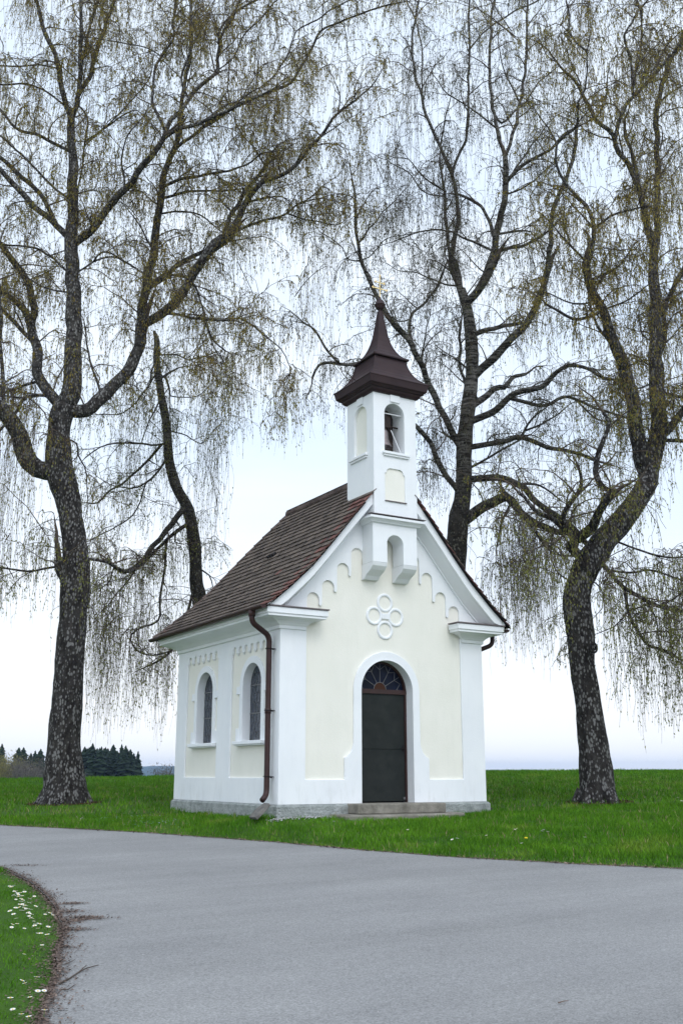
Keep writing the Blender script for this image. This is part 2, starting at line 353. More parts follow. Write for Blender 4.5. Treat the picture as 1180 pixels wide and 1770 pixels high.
# front outline with the door notch cut out of the bottom edge
def front_outline(off, x0=0.0):
    return ([(x0, H0), (1.49, H0)] + arc(2.0, 2.335, .51, PI, 0, 24) + [(2.51, H0), (4-x0, H0)] + roofline(off, 4-x0, x0))
wb = MB(); wb.plate(front_outline(.06, .036), [], front, .0362, .30)
def side_hole(yc):                            # window opening
    return [(yc-.37, 1.52)] + arc(yc, 2.44, .37, PI, 0, 20) + [(yc+.37, 1.52)]
WY = [1.012, 2.935]
wb.plate([(.31, H0), (4.21, H0), (4.21, 3.60), (.31, 3.60)], [side_hole(y) for y in WY], sideL, .0345, .24)
wb.plate([(.0365, H0), (4.21, H0), (4.21, 3.60), (.0365, 3.60)], [], sideR, .0, .035)
for a, b in (((.0, 4.212), (1.17, 5.38)), ((1.172, 5.38), (2.828, 5.38)), ((2.83, 5.38), (4.0, 4.212))):
    d = Vector((b[0]-a[0], b[1]-a[1], 0)); n_ = Vector((d.y, -d.x, 0)).normalized() * .2
    wb.add([(a[0],a[1],H0),(b[0],b[1],H0),(b[0]+n_.x,b[1]+n_.y,H0),(a[0]+n_.x,a[1]+n_.y,H0),
            (a[0],a[1],3.6),(b[0],b[1],3.6),(b[0]+n_.x,b[1]+n_.y,3.6),(a[0]+n_.x,a[1]+n_.y,3.6)],
           [(0,3,2,1),(4,5,6,7),(0,1,5,4),(1,2,6,5),(2,3,7,6),(3,0,4,7)])
wb.build('wall', M['cream'], chapel)
# white relief of the front: pilasters, base band, door surround, stepped round-arch frieze under the gable
LOB = [(.587,3.862),(.868,4.088),(1.150,4.405),(1.425,4.690)]; FIN = [3.655,3.905,4.195,4.505]; AR = .114
def frieze_left():
    """cream edge from the left pilaster up and along the stepped arches to the turret"""
    o = [(.47, 3.30)]
    for i, (cx, zt) in enumerate(LOB):
        o += arc(cx, zt-AR, AR, PI, 0, 12)
        fx = cx+AR; nx_ = (LOB[i+1][0]-AR) if i < 3 else 1.60
        o += [(fx, FIN[i]+.02), (fx+.012, FIN[i]), (nx_-.012, FIN[i]), (nx_, FIN[i]+.02)]
    return o + [(1.62, 5.0)]
fl = frieze_left(); fr = [(4-x, z) for x, z in fl[::-1]]
sur = [(1.18, .92), (1.18, 1.262), (1.235, 1.285), (1.30, 1.35), (1.335, 1.43), (1.35, 1.49)] + arc(2, 2.335, .645, PI, 0, 28) + \
      [(2.65, 1.49), (2.665, 1.43), (2.70, 1.35), (2.765, 1.285), (2.82, 1.262), (2.82, .92)]
cream_area = [(.47, .92)] + sur + [(3.53, .92)] + [(p[0], p[1]) for p in fr[::-1]][0:0]
cream_area = fl[::-1] and ([(.47, .92)] + sur + [(3.53, .92)] + fr[::-1] + fl[::-1])
tb = MB(); tb.plate(front_outline(.05), [cream_area], front, 0, .036); tb.build('front_relief', M['white'], chapel, bevel=.006)
# jamb lining of the door and white side relief
jb = MB(); ri, ro = .505, .522
o_ = [(2-ro, H0)] + arc(2, 2.335, ro, PI, 0, 28) + [(2+ro, H0), (2+ri, H0)] + arc(2, 2.335, ri, 0, PI, 28) + [(2-ri, H0)]
jb.plate(o_, [], front, -.006, .31); jb.build('door_reveal', M['white'], chapel)
def side_panel(y0, y1):
    n = 6; w = (y1-y0)/n; o = [(y0, .95), (y1, .95)]
    for i in range(n):
        c = y1-w*(i+.5); r = w*.30
        o += [(c+w*.5-.004, 2.985)] if i == 0 else []
        o += [(c+r, 2.985), *arc(c, 3.045, r, 0, PI, 8), (c-r, 2.985)]
    return o + [(y0+.004, 2.985)]
def win_ring(yc, r0, r1, proud):
    return [(yc-r1, 1.53)] + arc(yc, 2.44, r1, PI, 0, 22) + [(yc+r1, 1.53), (yc+r0, 1.53)] + arc(yc, 2.44, r0, 0, PI, 22) + [(yc-r0, 1.53)]
sb = MB()
sb.plate([(.0365, H0), (4.21, H0), (4.21, 3.60), (.0365, 3.60)], [side_panel(.47, 1.80), side_panel(2.355, 3.755)], sideL, 0, .034)
for y0, y1 in ((.47, 1.80), (2.355, 3.755)):          # little corbels between the arches, hanging from the frieze
    w = (y1-y0)/6
    for i in range(7):
        c = y0+w*i
        if 0 < i < 6 or True:
            sb.add([(-.012, c-.022, 3.0), (-.012, c+.022, 3.0), (.03, c+.022, 3.0), (.03, c-.022, 3.0), (.016, c-.014, 2.955), (.016, c+.014, 2.955), (.03, c+.014, 2.955), (.03, c-.014, 2.955)],
                   [(0,1,2,3),(4,7,6,5),(0,4,5,1),(1,5,6,2),(2,6,7,3),(3,7,4,0)])
sb.build('side_relief', M['white'], chapel, bevel=.008)
for yc in WY:
    wf = MB(); wf.plate(win_ring(yc, .345, .46, 0), [], sideL, .008, .16)
    for s in (-1, 1):
        y0, y1 = sorted((yc+s*.455, yc+s*.575)); wf.box(-.004, .034, y0-0, y1, 2.30, 2.335)   # impost
        wf.box(.006, .034, y0, y1, 2.335, 2.43)
        wf.box(.004, .034, y0, y1, 1.53, 1.74)
    f = wf.build('window', M['white'], chapel, bevel=.004)
    g = MB(); g.plate([(yc-.345, 1.5)] + arc(yc, 2.44, .345, PI, 0, 20) + [(yc+.345, 1.5)], [], sideL, .163, .175); g.build('pane', M['glass'], f)
    g = MB()
    for z in (1.98, 2.44): g.box(.150, .162, yc-.34, yc+.34, z-.010, z+.010)
    hx = .115; hz_ = .16; r_ = 0; z = 1.54
    while z < 2.8:
        for k in range(-4, 5):
            y = yc + k*hx + (hx/2 if r_ % 2 else 0)
            def inside(yy, zz): return abs(yy-yc) < .34 and (zz < 2.44 or math.hypot(yy-yc, zz-2.44) < .34)
            for a, b in (((y, z), (y, z+hz_*.62)), ((y, z+hz_*.62), (y+hx/2, z+hz_)), ((y, z+hz_*.62), (y-hx/2, z+hz_))):
                if inside(*a) and inside(*b): g.tube([(.157, a[0], a[1]), (.157, b[0], b[1])], .0035, 4)
        z += hz_; r_ += 1
    g.build('lead_came', M['came'], f)
    g = MB(); sy0, sy1 = yc-.545, yc+.545
    for (x0, z0, z1, e) in ((-.075, 1.475, 1.53, 0), (-.05, 1.455, 1.475, .02)):
        g.box(x0, .10, sy0+e, sy1-e, z0, z1)
    g.build('sill', M['white'], f, bevel=.006)
# quatrefoil of four rings round a small boss
qb = MB(); qc = (1.985, 3.578)
for dx, dz in ((0, .232), (0, -.232), (-.215, 0), (.215, 0)):
    c = (qc[0]+dx, qc[1]+dz); n = 28
    rg = []
    for i in range(n):
        a = 2*PI*i/n; rr = [(.160, .036), (.158, .022), (.145, .012), (.124, .012), (.112, .022), (.110, .036)]
        rg.append([(c[0]+r*math.cos(a), y, c[1]+r*math.sin(a)) for r, y in rr])
    qb.loft(rg + [rg[0]], cap=False)
qb.box(qc[0]-.07, qc[0]+.07, +.008, .0365, qc[1]-.045, qc[1]+.045)
qb.build('quatrefoil', M['white'], chapel, smooth=False)
# plinth round the whole building
pl = MB()
foot = [(-.045,-.045),(4.045,-.045),(4.045,4.23),(2.85,5.425),(1.15,5.425),(-.045,4.23)]
def shrink(P, e): c = np.array([2, 2.6]); return [tuple(np.array(p)+(c-np.array(p))/np.linalg.norm(c-np.array(p))*e) for p in P]
pl.loft([[(x, y, 0.05) for x, y in foot], [(x, y, H0-.03) for x, y in foot], [(x, y, H0-.001) for x, y in shrink(foot, .045)]])
pl.build('plinth', M['plinth'], chapel, bevel=.008)
# door
dr = MB(); dr.box(1.535, 2.47, .215, .25, .575, 1.40); dr.box(1.535, 2.47, .213, .25, 1.404, 2.30); dr_o = dr.build('door', M['door'], chapel, bevel=.003)
h = MB(); h.tube([(2.44, .212, 1.42), (2.44, .175, 1.42), (2.37, .17, 1.415)], .010, 8); h.box(2.425, 2.455, .205, .216, 1.36, 1.47); h.build('handle', M['dark'], dr_o)
h = MB()
h.box(2.43, 2.46, .195, .213, .60, .64); h.build('door_stop', M['came'], dr_o)
h = MB(); h.box(1.50, 1.534, .19, .27, .56, 2.34); h.box(2.471, 2.51, .19, .27, .56, 2.34); h.box(1.50, 2.51, .185, .272, 2.302, 2.375)
r0, r1 = .508, .468
h.plate([(2-r0, 2.375)] + arc(2, 2.335, r0, PI-.08, .08, 26) + [(2+r0, 2.375), (2+r1, 2.375)] + arc(2, 2.335, r1, .085, PI-.085, 26) + [(2-r1, 2.375)], [], front, .19, .27)
h.build('door_frame', M['frame'], chapel)
h = MB(); h.plate([(2-.47, 2.37)] + arc(2, 2.335, .47, PI-.075, .075, 26) + [(2+.47, 2.37)], [], front, .235, .25); fan = h.build('fanlight', M['blue'], chapel)
h = MB()
FC = (2.0, 2.375)
def fp(a, r): return (FC[0]+r*math.cos(a), .228, FC[1]+r*math.sin(a))
h.tube([fp(PI*i/14, .12) for i in range(15)], .0055, 4)
nP = 6
for i in range(nP+1): h.tube([fp(PI*i/nP, .12), fp(PI*i/nP, .33)], .0055, 4)
for i in range(nP):
    a0, a1 = PI*i/nP, PI*(i+1)/nP; am = (a0+a1)/2
    h.tube([fp(a0, .33), fp(am, .42), fp(a1, .33)], .0055, 4); h.tube([fp(a0 if i else .03, .33), fp(a0, .455 if 0 < i else .40)], .004, 4)
h.build('lead_came', M['came'], fan)
h = MB(); h.plate([(FC[0]-.115, FC[1])] + arc(FC[0], FC[1], .115, PI, 0, 14)[1:], [], front, .230, .234); h.build('amber_pane', M['amber'], fan)
h = MB(); h.box(1.2, 2.8, .32, .36, .4, 3.0); h.box(.6, .64, .5, 4, .4, 3.2); h.build('interior', M['dark'], chapel)
# steps
h = MB(); h.box(1.21, 2.88, -.36, .20, .40, .556); h.build('upper_step', M['concrete'], chapel, bevel=.02)
h = MB()
ol = [(3.25, -.05), (3.22, -.40), (3.05, -.60), (2.4, -.66), (1.5, -.65), (1.05, -.60), (.90, -.48), (.86, -.30), (.86, -.05)]
h.loft([[(x, y, .1) for x, y in ol], [(x, y, .375) for x, y in ol], [(x*.995+.01, y*.98, .40) for x, y in ol]]); h.build('lower_step', M['concrete'], chapel, bevel=.015)
# cornice: profile swept round the walls with mitres
OL, OR = .375, .30
CP = [(0,3.225),(.09,3.235),(.09,3.285),(.13,3.295),(.20,3.32),(.34,3.35),(.62,3.378),(.93,3.392),(.93,3.43),(1.0,3.435),(1.0,3.527),(0,3.532)]
def offset_path(path, offs):
    segs = []
    for a, b in zip(path[:-1], path[1:]):
        d = np.array([b[0]-a[0], b[1]-a[1]], float); d /= np.linalg.norm(d); segs.append((np.array(a, float), d, np.array([-d[1], d[0]])))
    def at_off(k):
        o = []
        for i in range(len(path)):
            if i == 0: p, d, n = segs[0]; o.append(p + n*offs[0]*k); continue
            if i == len(path)-1: p, d, n = segs[-1]; o.append(np.array(path[-1], float) + n*offs[-1]*k); continue
            p0, d0, n0 = segs[i-1]; p1, d1, n1 = segs[i]
            A = p0+n0*offs[i-1]*k; B = p1+n1*offs[i]*k
            M_ = np.array([d0, -d1]).T; t = np.linalg.solve(M_, B-A)
            o.append(A+d0*t[0])
        return o
    return at_off
CPATH = [(.43, 0), (0, 0), (0, 4.21), (1.17, 5.38), (2.83, 5.38), (4, 4.21), (4, 0), (3.57, 0)]
# travelling clockwise seen from above the outside is on the left
COFF = [.28, OL, OL, OR, OR, OR, .28]
ap = offset_path(CPATH, COFF); cb = MB()
ring_by = [ap(o) for o, z in CP]
rings = []
for i in range(len(CPATH)):
    rings.append([(ring_by[k][i][0], ring_by[k][i][1], CP[k][1]) for k in range(len(CP))])
# returns at both free ends: the moulding runs back to the wall around the stub end
def end_return(x, sgn):
    e = [[(x+sgn*.28*o, -.28*o, z) for o, z in CP], [(x+sgn*.28*o, .0, z) for o, z in CP]]
    return e
eL = end_return(.43, 1); eR = end_return(3.57, -1)
cb.loft([eL[1], eL[0]] + rings[1:-1] + [eR[0], eR[1]])
cb.build('cornice', M['white'], chapel, bevel=.004)
# frieze moulding step under the cornice on the long side
# lead capping on the two front stubs
for a_, b_ in ((-OL-.015, .43+.295), (4+OR+.015, 3.57-.295)):
    h = MB(); h.box(a_, b_, -.30, -.0, 3.533, 3.552); h.build('lead_capping', M['lead'], chapel)
# raking cornice
def rake_sec(x, y0=0.0):
    z = prof(min(x+.4, 4.4-x)); lo = 3.553
    sec = [(.034,-.03),(-.28,-.03),(-.28,-.215),(-.262,-.228),(-.235,-.235),(-.20,-.262),(-.13,-.30),(-.06,-.335),(-.035,-.345),(-.035,-.375),(.034,-.38)]
    return [(x, y, max(z+dz, lo)) for y, dz in sec]
for nm, x0, x1 in (('raking_cornice', -.385, 1.57), ('raking_cornice', 4+OR+.02, 2.43)):
    h = MB(); h.loft([rake_sec(x0+(x1-x0)*i/16) for i in range(17)]); h.build(nm, M['white'], chapel)
# roof
EAVE_L, EAVE_R = -.42, 4.36
A0 = (-.4, 4.54)
sideLen = 2*2.4*math.tan(math.radians(22.5))
facets = [  # eave start, direction along eave, inward normal, u limits at d: (a0, ka, b0, kb)
 ((-.4, -.34), (0, 1), (1, 0), (0, 0, 4.88, -.414)),
 (A0, (.7071, .7071), (.7071, -.7071), (0, .414, sideLen, -.414)),
 ((A0[0]+sideLen*.7071, A0[1]+sideLen*.7071), (1, 0), (0, -1), (0, .414, sideLen, -.414)),
 ((4.4-sideLen*.7071+sideLen*0, A0[1]+sideLen*.7071), (.7071, -.7071), (-.7071, -.7071), (0, .414, sideLen, -.414)),
 ((4.4, 4.54), (0, -1), (-1, 0), (0, .414, 4.88, 0))]
# arclength table of the slope
dd = np.linspace(0, 2.4, 200); zz = np.array([prof(d) for d in dd]); sl = np.concatenate([[0], np.cumsum(np.hypot(np.diff(dd), np.diff(zz)))])
def at_s(s): d = float(np.interp(s, sl, dd)); return d, float(np.interp(s, sl, zz))
deck = MB()
for (e, du, nn, (a0, ka, b0, kb)) in facets:
    rows = []
    for k in range(13):
        d = 2.4*k/12; z = prof(d)-.03
        ua, ub = a0+ka*d, b0+kb*d
        if d > 1.9 and abs(du[1]) == 1: ua, ub = (max(ua, .86), ub) if e[0] < 2 else (ua, min(ub, 4.02))
        rows.append([(e[0]+du[0]*u+nn[0]*d, e[1]+du[1]*u+nn[1]*d, z) for u in (ua, ub)])
    for k in range(12): deck.add(rows[k]+rows[k+1][::-1], [(0, 1, 2, 3)])
deck.box(-.36, 4.3, .32, 4.2, 3.46, 3.50)
roof = deck.build('roof', M['dark'], chapel)
tiles = MB(); red = []; TW, EXP, TL = .152, .138, .20
ns = int(sl[-1]/EXP)
for fi, (e, du, nn, (a0, ka, b0, kb)) in enumerate(facets):
    for k in range(ns+1):
        s0 = k*EXP-.02; d0, z0 = at_s(max(s0, 0)); d1, z1 = at_s(min(s0+TL, sl[-1]))
        if s0 < 0: d0 = s0*.7; z0 = 3.54+s0*.6
        sv = np.array([d1-d0, z1-z0]); sv = sv/np.linalg.norm(sv); nv = np.array([-sv[1], sv[0]])
        ua, ub = a0+ka*d0, b0+kb*d0; u = ua - (TW/2 if k % 2 else 0)
        while u < ub:
            ulo, uhi = max(u+.002, ua), min(u+TW-.002, ub)
            um = (ulo+uhi)/2; px_, py_ = e[0]+du[0]*um+nn[0]*d0, e[1]+du[1]*um+nn[1]*d0
            inside_tower = 1.55 < px_ < 2.45 and -.4 < py_ < .56
            if uhi-ulo > .03 and not inside_tower:
                lift = .030+random.uniform(-.003, .004); tl = random.uniform(-.003, .003); ext = random.uniform(-.006, .006)
                uho2 = min(uhi, b0+kb*d1+.02) if kb < 0 else uhi; ulo2 = max(ulo, a0+ka*d1-.02) if ka > 0 else ulo
                vs = []
                nb = 5
                bot = []
                for j in range(nb):                     # rounded lower end
                    t = j/(nb-1); uu = ulo+(uhi-ulo)*t; back = .028*(2*t-1)**2
                    bot.append((uu, -ext+back*(1 if uhi-ulo > .1 else 0)))
                pts2 = bot + [(uho2, TL), (ulo2, TL)]
                for th in (0, -.013):
                    for (uu, ss) in pts2:
                        off = lift*(1-ss/TL) + .004 + th + tl*((uu-ulo)/TW)
                        d = d0+sv[0]*ss+nv[0]*off; z = z0+sv[1]*ss+nv[1]*off
                        vs.append((e[0]+du[0]*uu+nn[0]*d, e[1]+du[1]*uu+nn[1]*d, z))
                m_ = len(pts2)
                fs = [tuple(range(m_)), tuple(range(2*m_-1, m_-1, -1))] + [(i, (i+1) % m_, m_+(i+1) % m_, m_+i) for i in range(m_)]
                edge = (fi == 0 and ulo < .16) or (fi == 4 and uhi > 4.72)
                if (edge and random.random() < .6) or random.random() < .006 or (fi in (0, 4) and (ulo if fi == 0 else 4.88-uhi) < .4 and random.random() < .15): red += range(len(tiles.f), len(tiles.f)+len(fs))
                tiles.add(vs, fs)
            u += TW
to = tiles.build('tiles', M['tile'], roof); to.data.materials.append(M['redtile'])
for i in red: to.data.polygons[i].material_index = 1
rt = MB()
def cap_run(pts, r0, flare=.018, seg=.24):
    P = [Vector(p) for p in pts]; L = sum((b-a).length for a, b in zip(P[:-1], P[1:])); acc = []
    def pos(s):
        for a, b in zip(P[:-1], P[1:]):
            l = (b-a).length
            if s <= l: return a+(b-a)*(s/l)
            s -= l
        return P[-1]
    k = int(L/seg)
    for i in range(k):
        a, b = pos(L*i/k), pos(L*(i+1)/k+.03); rt.tube([a, a+(b-a)*.15, b], [r0+flare, r0+flare*.6, r0], 10)
hipL = [(-.4+d, 4.54-.414*d, prof(d)-.005) for d in np.linspace(0, 2.4, 13)]
cap_run(hipL, .045); cap_run([(4-p[0], p[1], p[2]) for p in hipL], .045)
h2 = [(1.006+d*.414, 5.946-d, prof(d)-.005) for d in np.linspace(0, 2.4, 13)]
cap_run(h2, .045); cap_run([(4-p[0], p[1], p[2]) for p in h2], .045)
cap_run([(2, 3.56, 6.12), (2, .54, 6.12)], .075)
rt.build('ridge_tiles', M['ridge'], roof)
h = MB()                                           # vent tiles
for dy in (-.10, .0, .10):
    y = 2.12+dy; h.tube([(.86, y, 4.865), (.93, y, 4.92)], [.035, .03], 8)
h.build('vent_tile', M['dark'], roof)
# gutters and downpipes
def half_gutter(mb, path, r):
    rings = []
    for i, p in enumerate(path):
        t = np.array(path[min(i+1, len(path)-1)])-np.array(path[max(i-1, 0)]); t = t/np.linalg.norm(t); o = np.array([-t[1], t[0], 0])
        sec = [(math.cos(a)*r, math.sin(a)*r) for a in np.linspace(PI, 2*PI, 9)] + [(math.cos(a)*(r-.012), math.sin(a)*(r-.012)) for a in np.linspace(2*PI, PI, 9)]
        rings.append([(p[0]+o[0]*u, p[1]+o[1]*u, p[2]+v) for u, v in sec])
    mb.loft(rings)
    for q_ in (path[0], path[-1]):
        t = np.array(path[1])-np.array(path[0]) if q_ is path[0] else np.array(path[-1])-np.array(path[-2]); t = t/np.linalg.norm(t); o = np.array([-t[1], t[0], 0])
        sec = [(math.cos(a)*r, math.sin(a)*r) for a in np.linspace(PI, 2*PI, 9)]
        vs = [(q_[0]+o[0]*u+t[0]*e, q_[1]+o[1]*u+t[1]*e, q_[2]+v) for e in (-.004, .004) for u, v in sec]
        mb.add(vs, [tuple(range(9)), tuple(range(17, 8, -1))] + [(i, (i+1) % 9, 9+(i+1) % 9, 9+i) for i in range(9)])
h = MB(); half_gutter(h, [(-.455, -.30, 3.535), (-.455, 2, 3.53), (-.455, 4.56, 3.525)], .055); gl = h.build('gutter', M['pipe'], chapel)
h = MB(); half_gutter(h, [(4.415, -.22, 3.50), (4.415, 2, 3.50), (4.415, 4.56, 3.50)], .055); gr = h.build('gutter', M['pipe'], chapel)
def bend(p, rad=.08, n=6):
    """round the corners of a polyline"""
    P = [Vector(q_) for q_ in p]; o = [P[0]]
    for a, b, c in zip(P[:-2], P[1:-1], P[2:]):
        u = (a-b).normalized()*min(rad, (a-b).length*.45); w = (c-b).normalized()*min(rad, (c-b).length*.45)
        for i in range(n+1):
            t = i/n; o.append((b+u)*(1-t)**2 + b*2*t*(1-t) + (b+w)*t*t)
    return o + [P[-1]]
h = MB()
h.tube(bend([(-.455, .10, 3.49), (-.455, .10, 3.31), (-.09, .21, 3.13), (-.09, .21, .70), (-.20, .13, .62)], .10), .044, 14)
h.tube([(-.455, .10, 3.50), (-.455, .10, 3.40)], .055, 14); h.tube([(-.09, .21, 1.92), (-.09, .21, 2.0)], .050, 14)
dp = h.build('downpipe', M['pipe'], chapel, smooth=True)
h = MB()
for z in (.97, 1.97, 2.93):
    h = MB(); h.tube([(-.09+.052*math.cos(a), .21+.052*math.sin(a), z) for a in np.linspace(0, 2*PI, 12, endpoint=False)], .008, 6, closed=True); h.tube([(-.09, .158, z), (.03, .15, z-.01)], .007, 6); h.tube([(-.06, .15, z-.012), (-.05, .12, z-.014)], .012, 6)
    h.build('bracket', M['dark'], dp)
h = MB(); h.tube(bend([(4.415, .20, 3.46), (4.415, .20, 3.27), (4.08, .26, 3.14), (4.08, .26, .70), (4.18, .26, .60)], .10), .040, 12)
h.build('downpipe', M['pipe'], chapel, smooth=True)

# ------------------------------------------------------------------ turret
TX0, TX1, TY0, TY1 = 1.56, 2.44, -.33, .54
def archp(cx, z0, zs, r, n=18): return [(cx-r, z0)] + arc(cx, zs, r, PI, 0, n) + [(cx+r, z0)]
bel = archp(1.99, 6.37, 7.065, .205)
pan = [(1.785, 5.50), (1.785, 5.965), (1.79, 5.985), (1.815, 5.99), (1.822, 6.03), (1.845, 6.06), (1.89, 6.078), (2.09, 6.078), (2.135, 6.06), (2.158, 6.03), (2.165, 5.99), (2.19, 5.985), (2.195, 5.965), (2.195, 5.50)]
tw = MB()
nic = [(1.815, 4.30)] + [(1.815, 4.74)] + arc(1.975, 4.745, .165, PI, 0, 16) + [(2.14, 4.74), (2.14, 4.30)]
# one outline, niche notch open at the bottom
front_t = [(TX0, 5.20), (TX1, 5.20), (TX1, 7.44), (TX0, 7.44)]
tw.plate(front_t, [bel, pan], front, TY0, TY0+.03)
tw.plate([(1.62, 5.20), (2.38, 5.20), (2.38, 7.44), (1.62, 7.44)], [bel], front, TY0+.03, .02)
sn = archp(.095, 6.36, 7.06, .205)
tw.plate([(TY0+.03, 5.20), (TY1, 5.20), (TY1, 7.44), (TY0+.03, 7.44)], [sn], lambda u, v, d: (d, u, v), TX0, 1.62)
tw.plate([(TY0+.03, 5.20), (TY1, 5.20), (TY1, 7.44), (TY0+.03, 7.44)], [sn], lambda u, v, d: (4-d, u, v), TX0, 1.62)
tw.box(1.62, 2.38, .03, TY1, 5.2, 7.44)
bx = [(TX0-.03, 4.42), (1.815, 4.42), (1.815, 4.742)] + arc(1.975, 4.745, .165, PI, 0, 16)[1:-1] + [(2.14, 4.742), (2.14, 4.42), (TX1-.02, 4.42), (TX1-.02, 5.198), (TX0-.03, 5.198)]
tw.plate(bx, [], front, TY0, .0)
for x0, x1 in ((TX0-.03, 1.815), (2.14, TX1-.02)):        # curved consoles carrying the turret
    pf = [(-.33, 4.418), (-.31, 4.36), (-.25, 4.30), (-.17, 4.26), (-.10, 4.225), (-.06, 4.18), (-.045, 4.165), (.03, 4.16), (.03, 4.418)]
    tw.loft([[(x0, y, z) for y, z in pf], [(x1, y, z) for y, z in pf]])
# keystones
tw.box(1.90, 2.10, TY0-.02, TY0-.001, 7.29, 7.43); tw.box(TX0-.02, TX0-.001, .0, .19, 7.29, 7.43)
# sloped skirt where the rear meets the tiles
tw.loft([[(1.565, TY1+.001, 5.60), (1.565, TY1+.36, 5.49), (1.565, TY1+.001, 5.40)], [(2.435, TY1+.001, 5.60), (2.435, TY1+.36, 5.49), (2.435, TY1+.001, 5.40)]])
turret = tw.build('turret', M['white'], chapel, bevel=.005)
h = MB()
lp = [(0, 5.198), (.035, 5.13), (.05, 5.10), (.07, 5.10), (.085, 5.125), (.10, 5.15), (.10, 5.185), (.03, 5.207), (0, 5.21)]
lp = [(0, 5.085), (.03, 5.09), (.045, 5.115), (.07, 5.14), (.10, 5.15), (.10, 5.19), (0, 5.212)]
rr = []
for o, z in lp: rr.append([(TX0-o-.03, .0, z), (TX0-o-.03, TY0-o, z), (TX1+o, TY0-o, z), (TX1+o, .0, z)])
rings = [[r[i] for r in rr] for i in range(4)]
h.loft(rings); h.build('ledge', M['white'], turret)
h = MB(); h.box(TX0-.135, TX1+.105, TY0-.108, TY0-.002, 5.213, 5.222); h.build('ledge_flashing', M['lead'], turret)
h = MB()
h.box(1.735, 2.285, TY0-.05, TY0-.001, 6.325, 6.37); h.box(1.755, 2.265, TY0-.03, TY0-.001, 6.29, 6.325); h.build('sill', M['white'], turret, bevel=.004)
h = MB(); h.box(TX0-.05, TX0-.001, -.14, .42, 6.315, 6.36); h.box(TX0-.03, TX0-.001, -.12, .40, 6.28, 6.315); h.build('sill', M['white'], turret, bevel=.004)
h = MB(); h.box(1.775, 2.215, TY0-.02, TY0-.001, 5.485, 5.502); h.build('sill', M['lead'], turret)
h = MB(); h.plate(pan, [], front, TY0+.024, TY0+.0285); h.plate(sn, [], lambda u, v, d: (d, u, v), 1.61, 1.619); h.build('niche_panel', M['cream'], turret)
h = MB(); h.box(1.79, 2.19, .0225, .029, 6.38, 7.26); h.build('belfry_back', M['board'], turret)
h = MB(); h.tube([(1.79, -.24, 7.10), (2.19, -.24, 7.10)], .009, 6); h.build('tie_rod', M['rod'], turret)
h = MB(); h.tube([(2.03, -.16, 6.84), (2.17, -.26, 6.39)], .010, 6); h.build('brace_rod', M['rod'], turret)
# spire cap
SPC = (2.0, .105)
def sq(hw, z, dx=0): return [(SPC[0]-hw, SPC[1]-hw, z), (SPC[0]+hw, SPC[1]-hw, z), (SPC[0]+hw, SPC[1]+hw, z), (SPC[0]-hw, SPC[1]+hw, z)]
h = MB()
h.loft([sq(a, z) for a, z in ((.44,7.415),(.475,7.425),(.505,7.46),(.515,7.495),(.545,7.50),(.56,7.525),(.575,7.53),(.59,7.545),(.60,7.60),(.612,7.655),(.622,7.668),(.61,7.685),(.55,7.722),(.49,7.775),(.435,7.845),(.39,7.93),(.355,8.02),(.335,8.10),(.322,8.165),(.368,8.172),(.372,8.195),(.30,8.235),(.245,8.295),(.20,8.37),(.16,8.46),(.128,8.56),(.10,8.68),(.082,8.80),(.064,8.93),(.045,9.08),(.03,9.20),(.024,9.28))])
spire = h.build('spire', M['brown'], turret, bevel=.004)
SPR = [(.622,7.668),(.55,7.722),(.49,7.775),(.435,7.845),(.39,7.93),(.355,8.02),(.335,8.10),(.328,8.172)]; SPR2 = [(.372,8.195),(.30,8.235),(.245,8.295),(.20,8.37),(.16,8.46),(.128,8.56),(.10,8.68),(.082,8.80),(.064,8.93),(.045,9.08),(.03,9.20)]
for sx, sy in ((-1,-1),(1,-1),(1,1),(-1,1)):
    for pr in (SPR, SPR2):
        h = MB(); h.tube([(SPC[0]+sx*(a+.001), SPC[1]+sy*(a+.001), z) for a, z in pr], .009, 6); h.build('standing_seam', M['brown'], spire)
h = MB(); h.lathe([(.024,9.20),(.04,9.235),(.065,9.25),(.084,9.28),(.093,9.315),(.104,9.325),(.104,9.337),(.092,9.35),(.078,9.385),(.055,9.42),(.026,9.445),(.012,9.49)], (SPC[0], SPC[1], 0), 20); h.build('finial_ball', M['brown'], spire, smooth=True)
h = MB()
cz = 9.66; cxx, cyy = SPC
h.box(cxx-.007, cxx+.007, cyy-.006, cyy+.006, 9.46, 9.92)
h.box(cxx-.14, cxx+.14, cyy-.006, cyy+.006, cz-.009, cz+.009); h.box(cxx-.085, cxx+.085, cyy-.006, cyy+.006, 9.775, 9.791)
for px_, pz in ((-.145, cz), (.145, cz), (-.09, 9.783), (.09, 9.783), (0, 9.925)):
    for ddx, ddz in ((0, .016), (0, -.016), (.016 if px_ >= 0 else -.016, 0)): h.lathe([(.0, -.012), (.012, -.006), (.012, .006), (.0, .012)], (cxx+px_+ddx, cyy, pz+ddz), 8)
h.build('cross', M['gold'], spire)
h = MB(); h.tube([(SPC[0]-.55, SPC[1]+.1, 7.70), (SPC[0]-.53, SPC[1]+.1, 7.82), (SPC[0]-.46, SPC[1]+.1, 7.80)], .008, 6); h.build('roof_hook', M['brown'], spire)
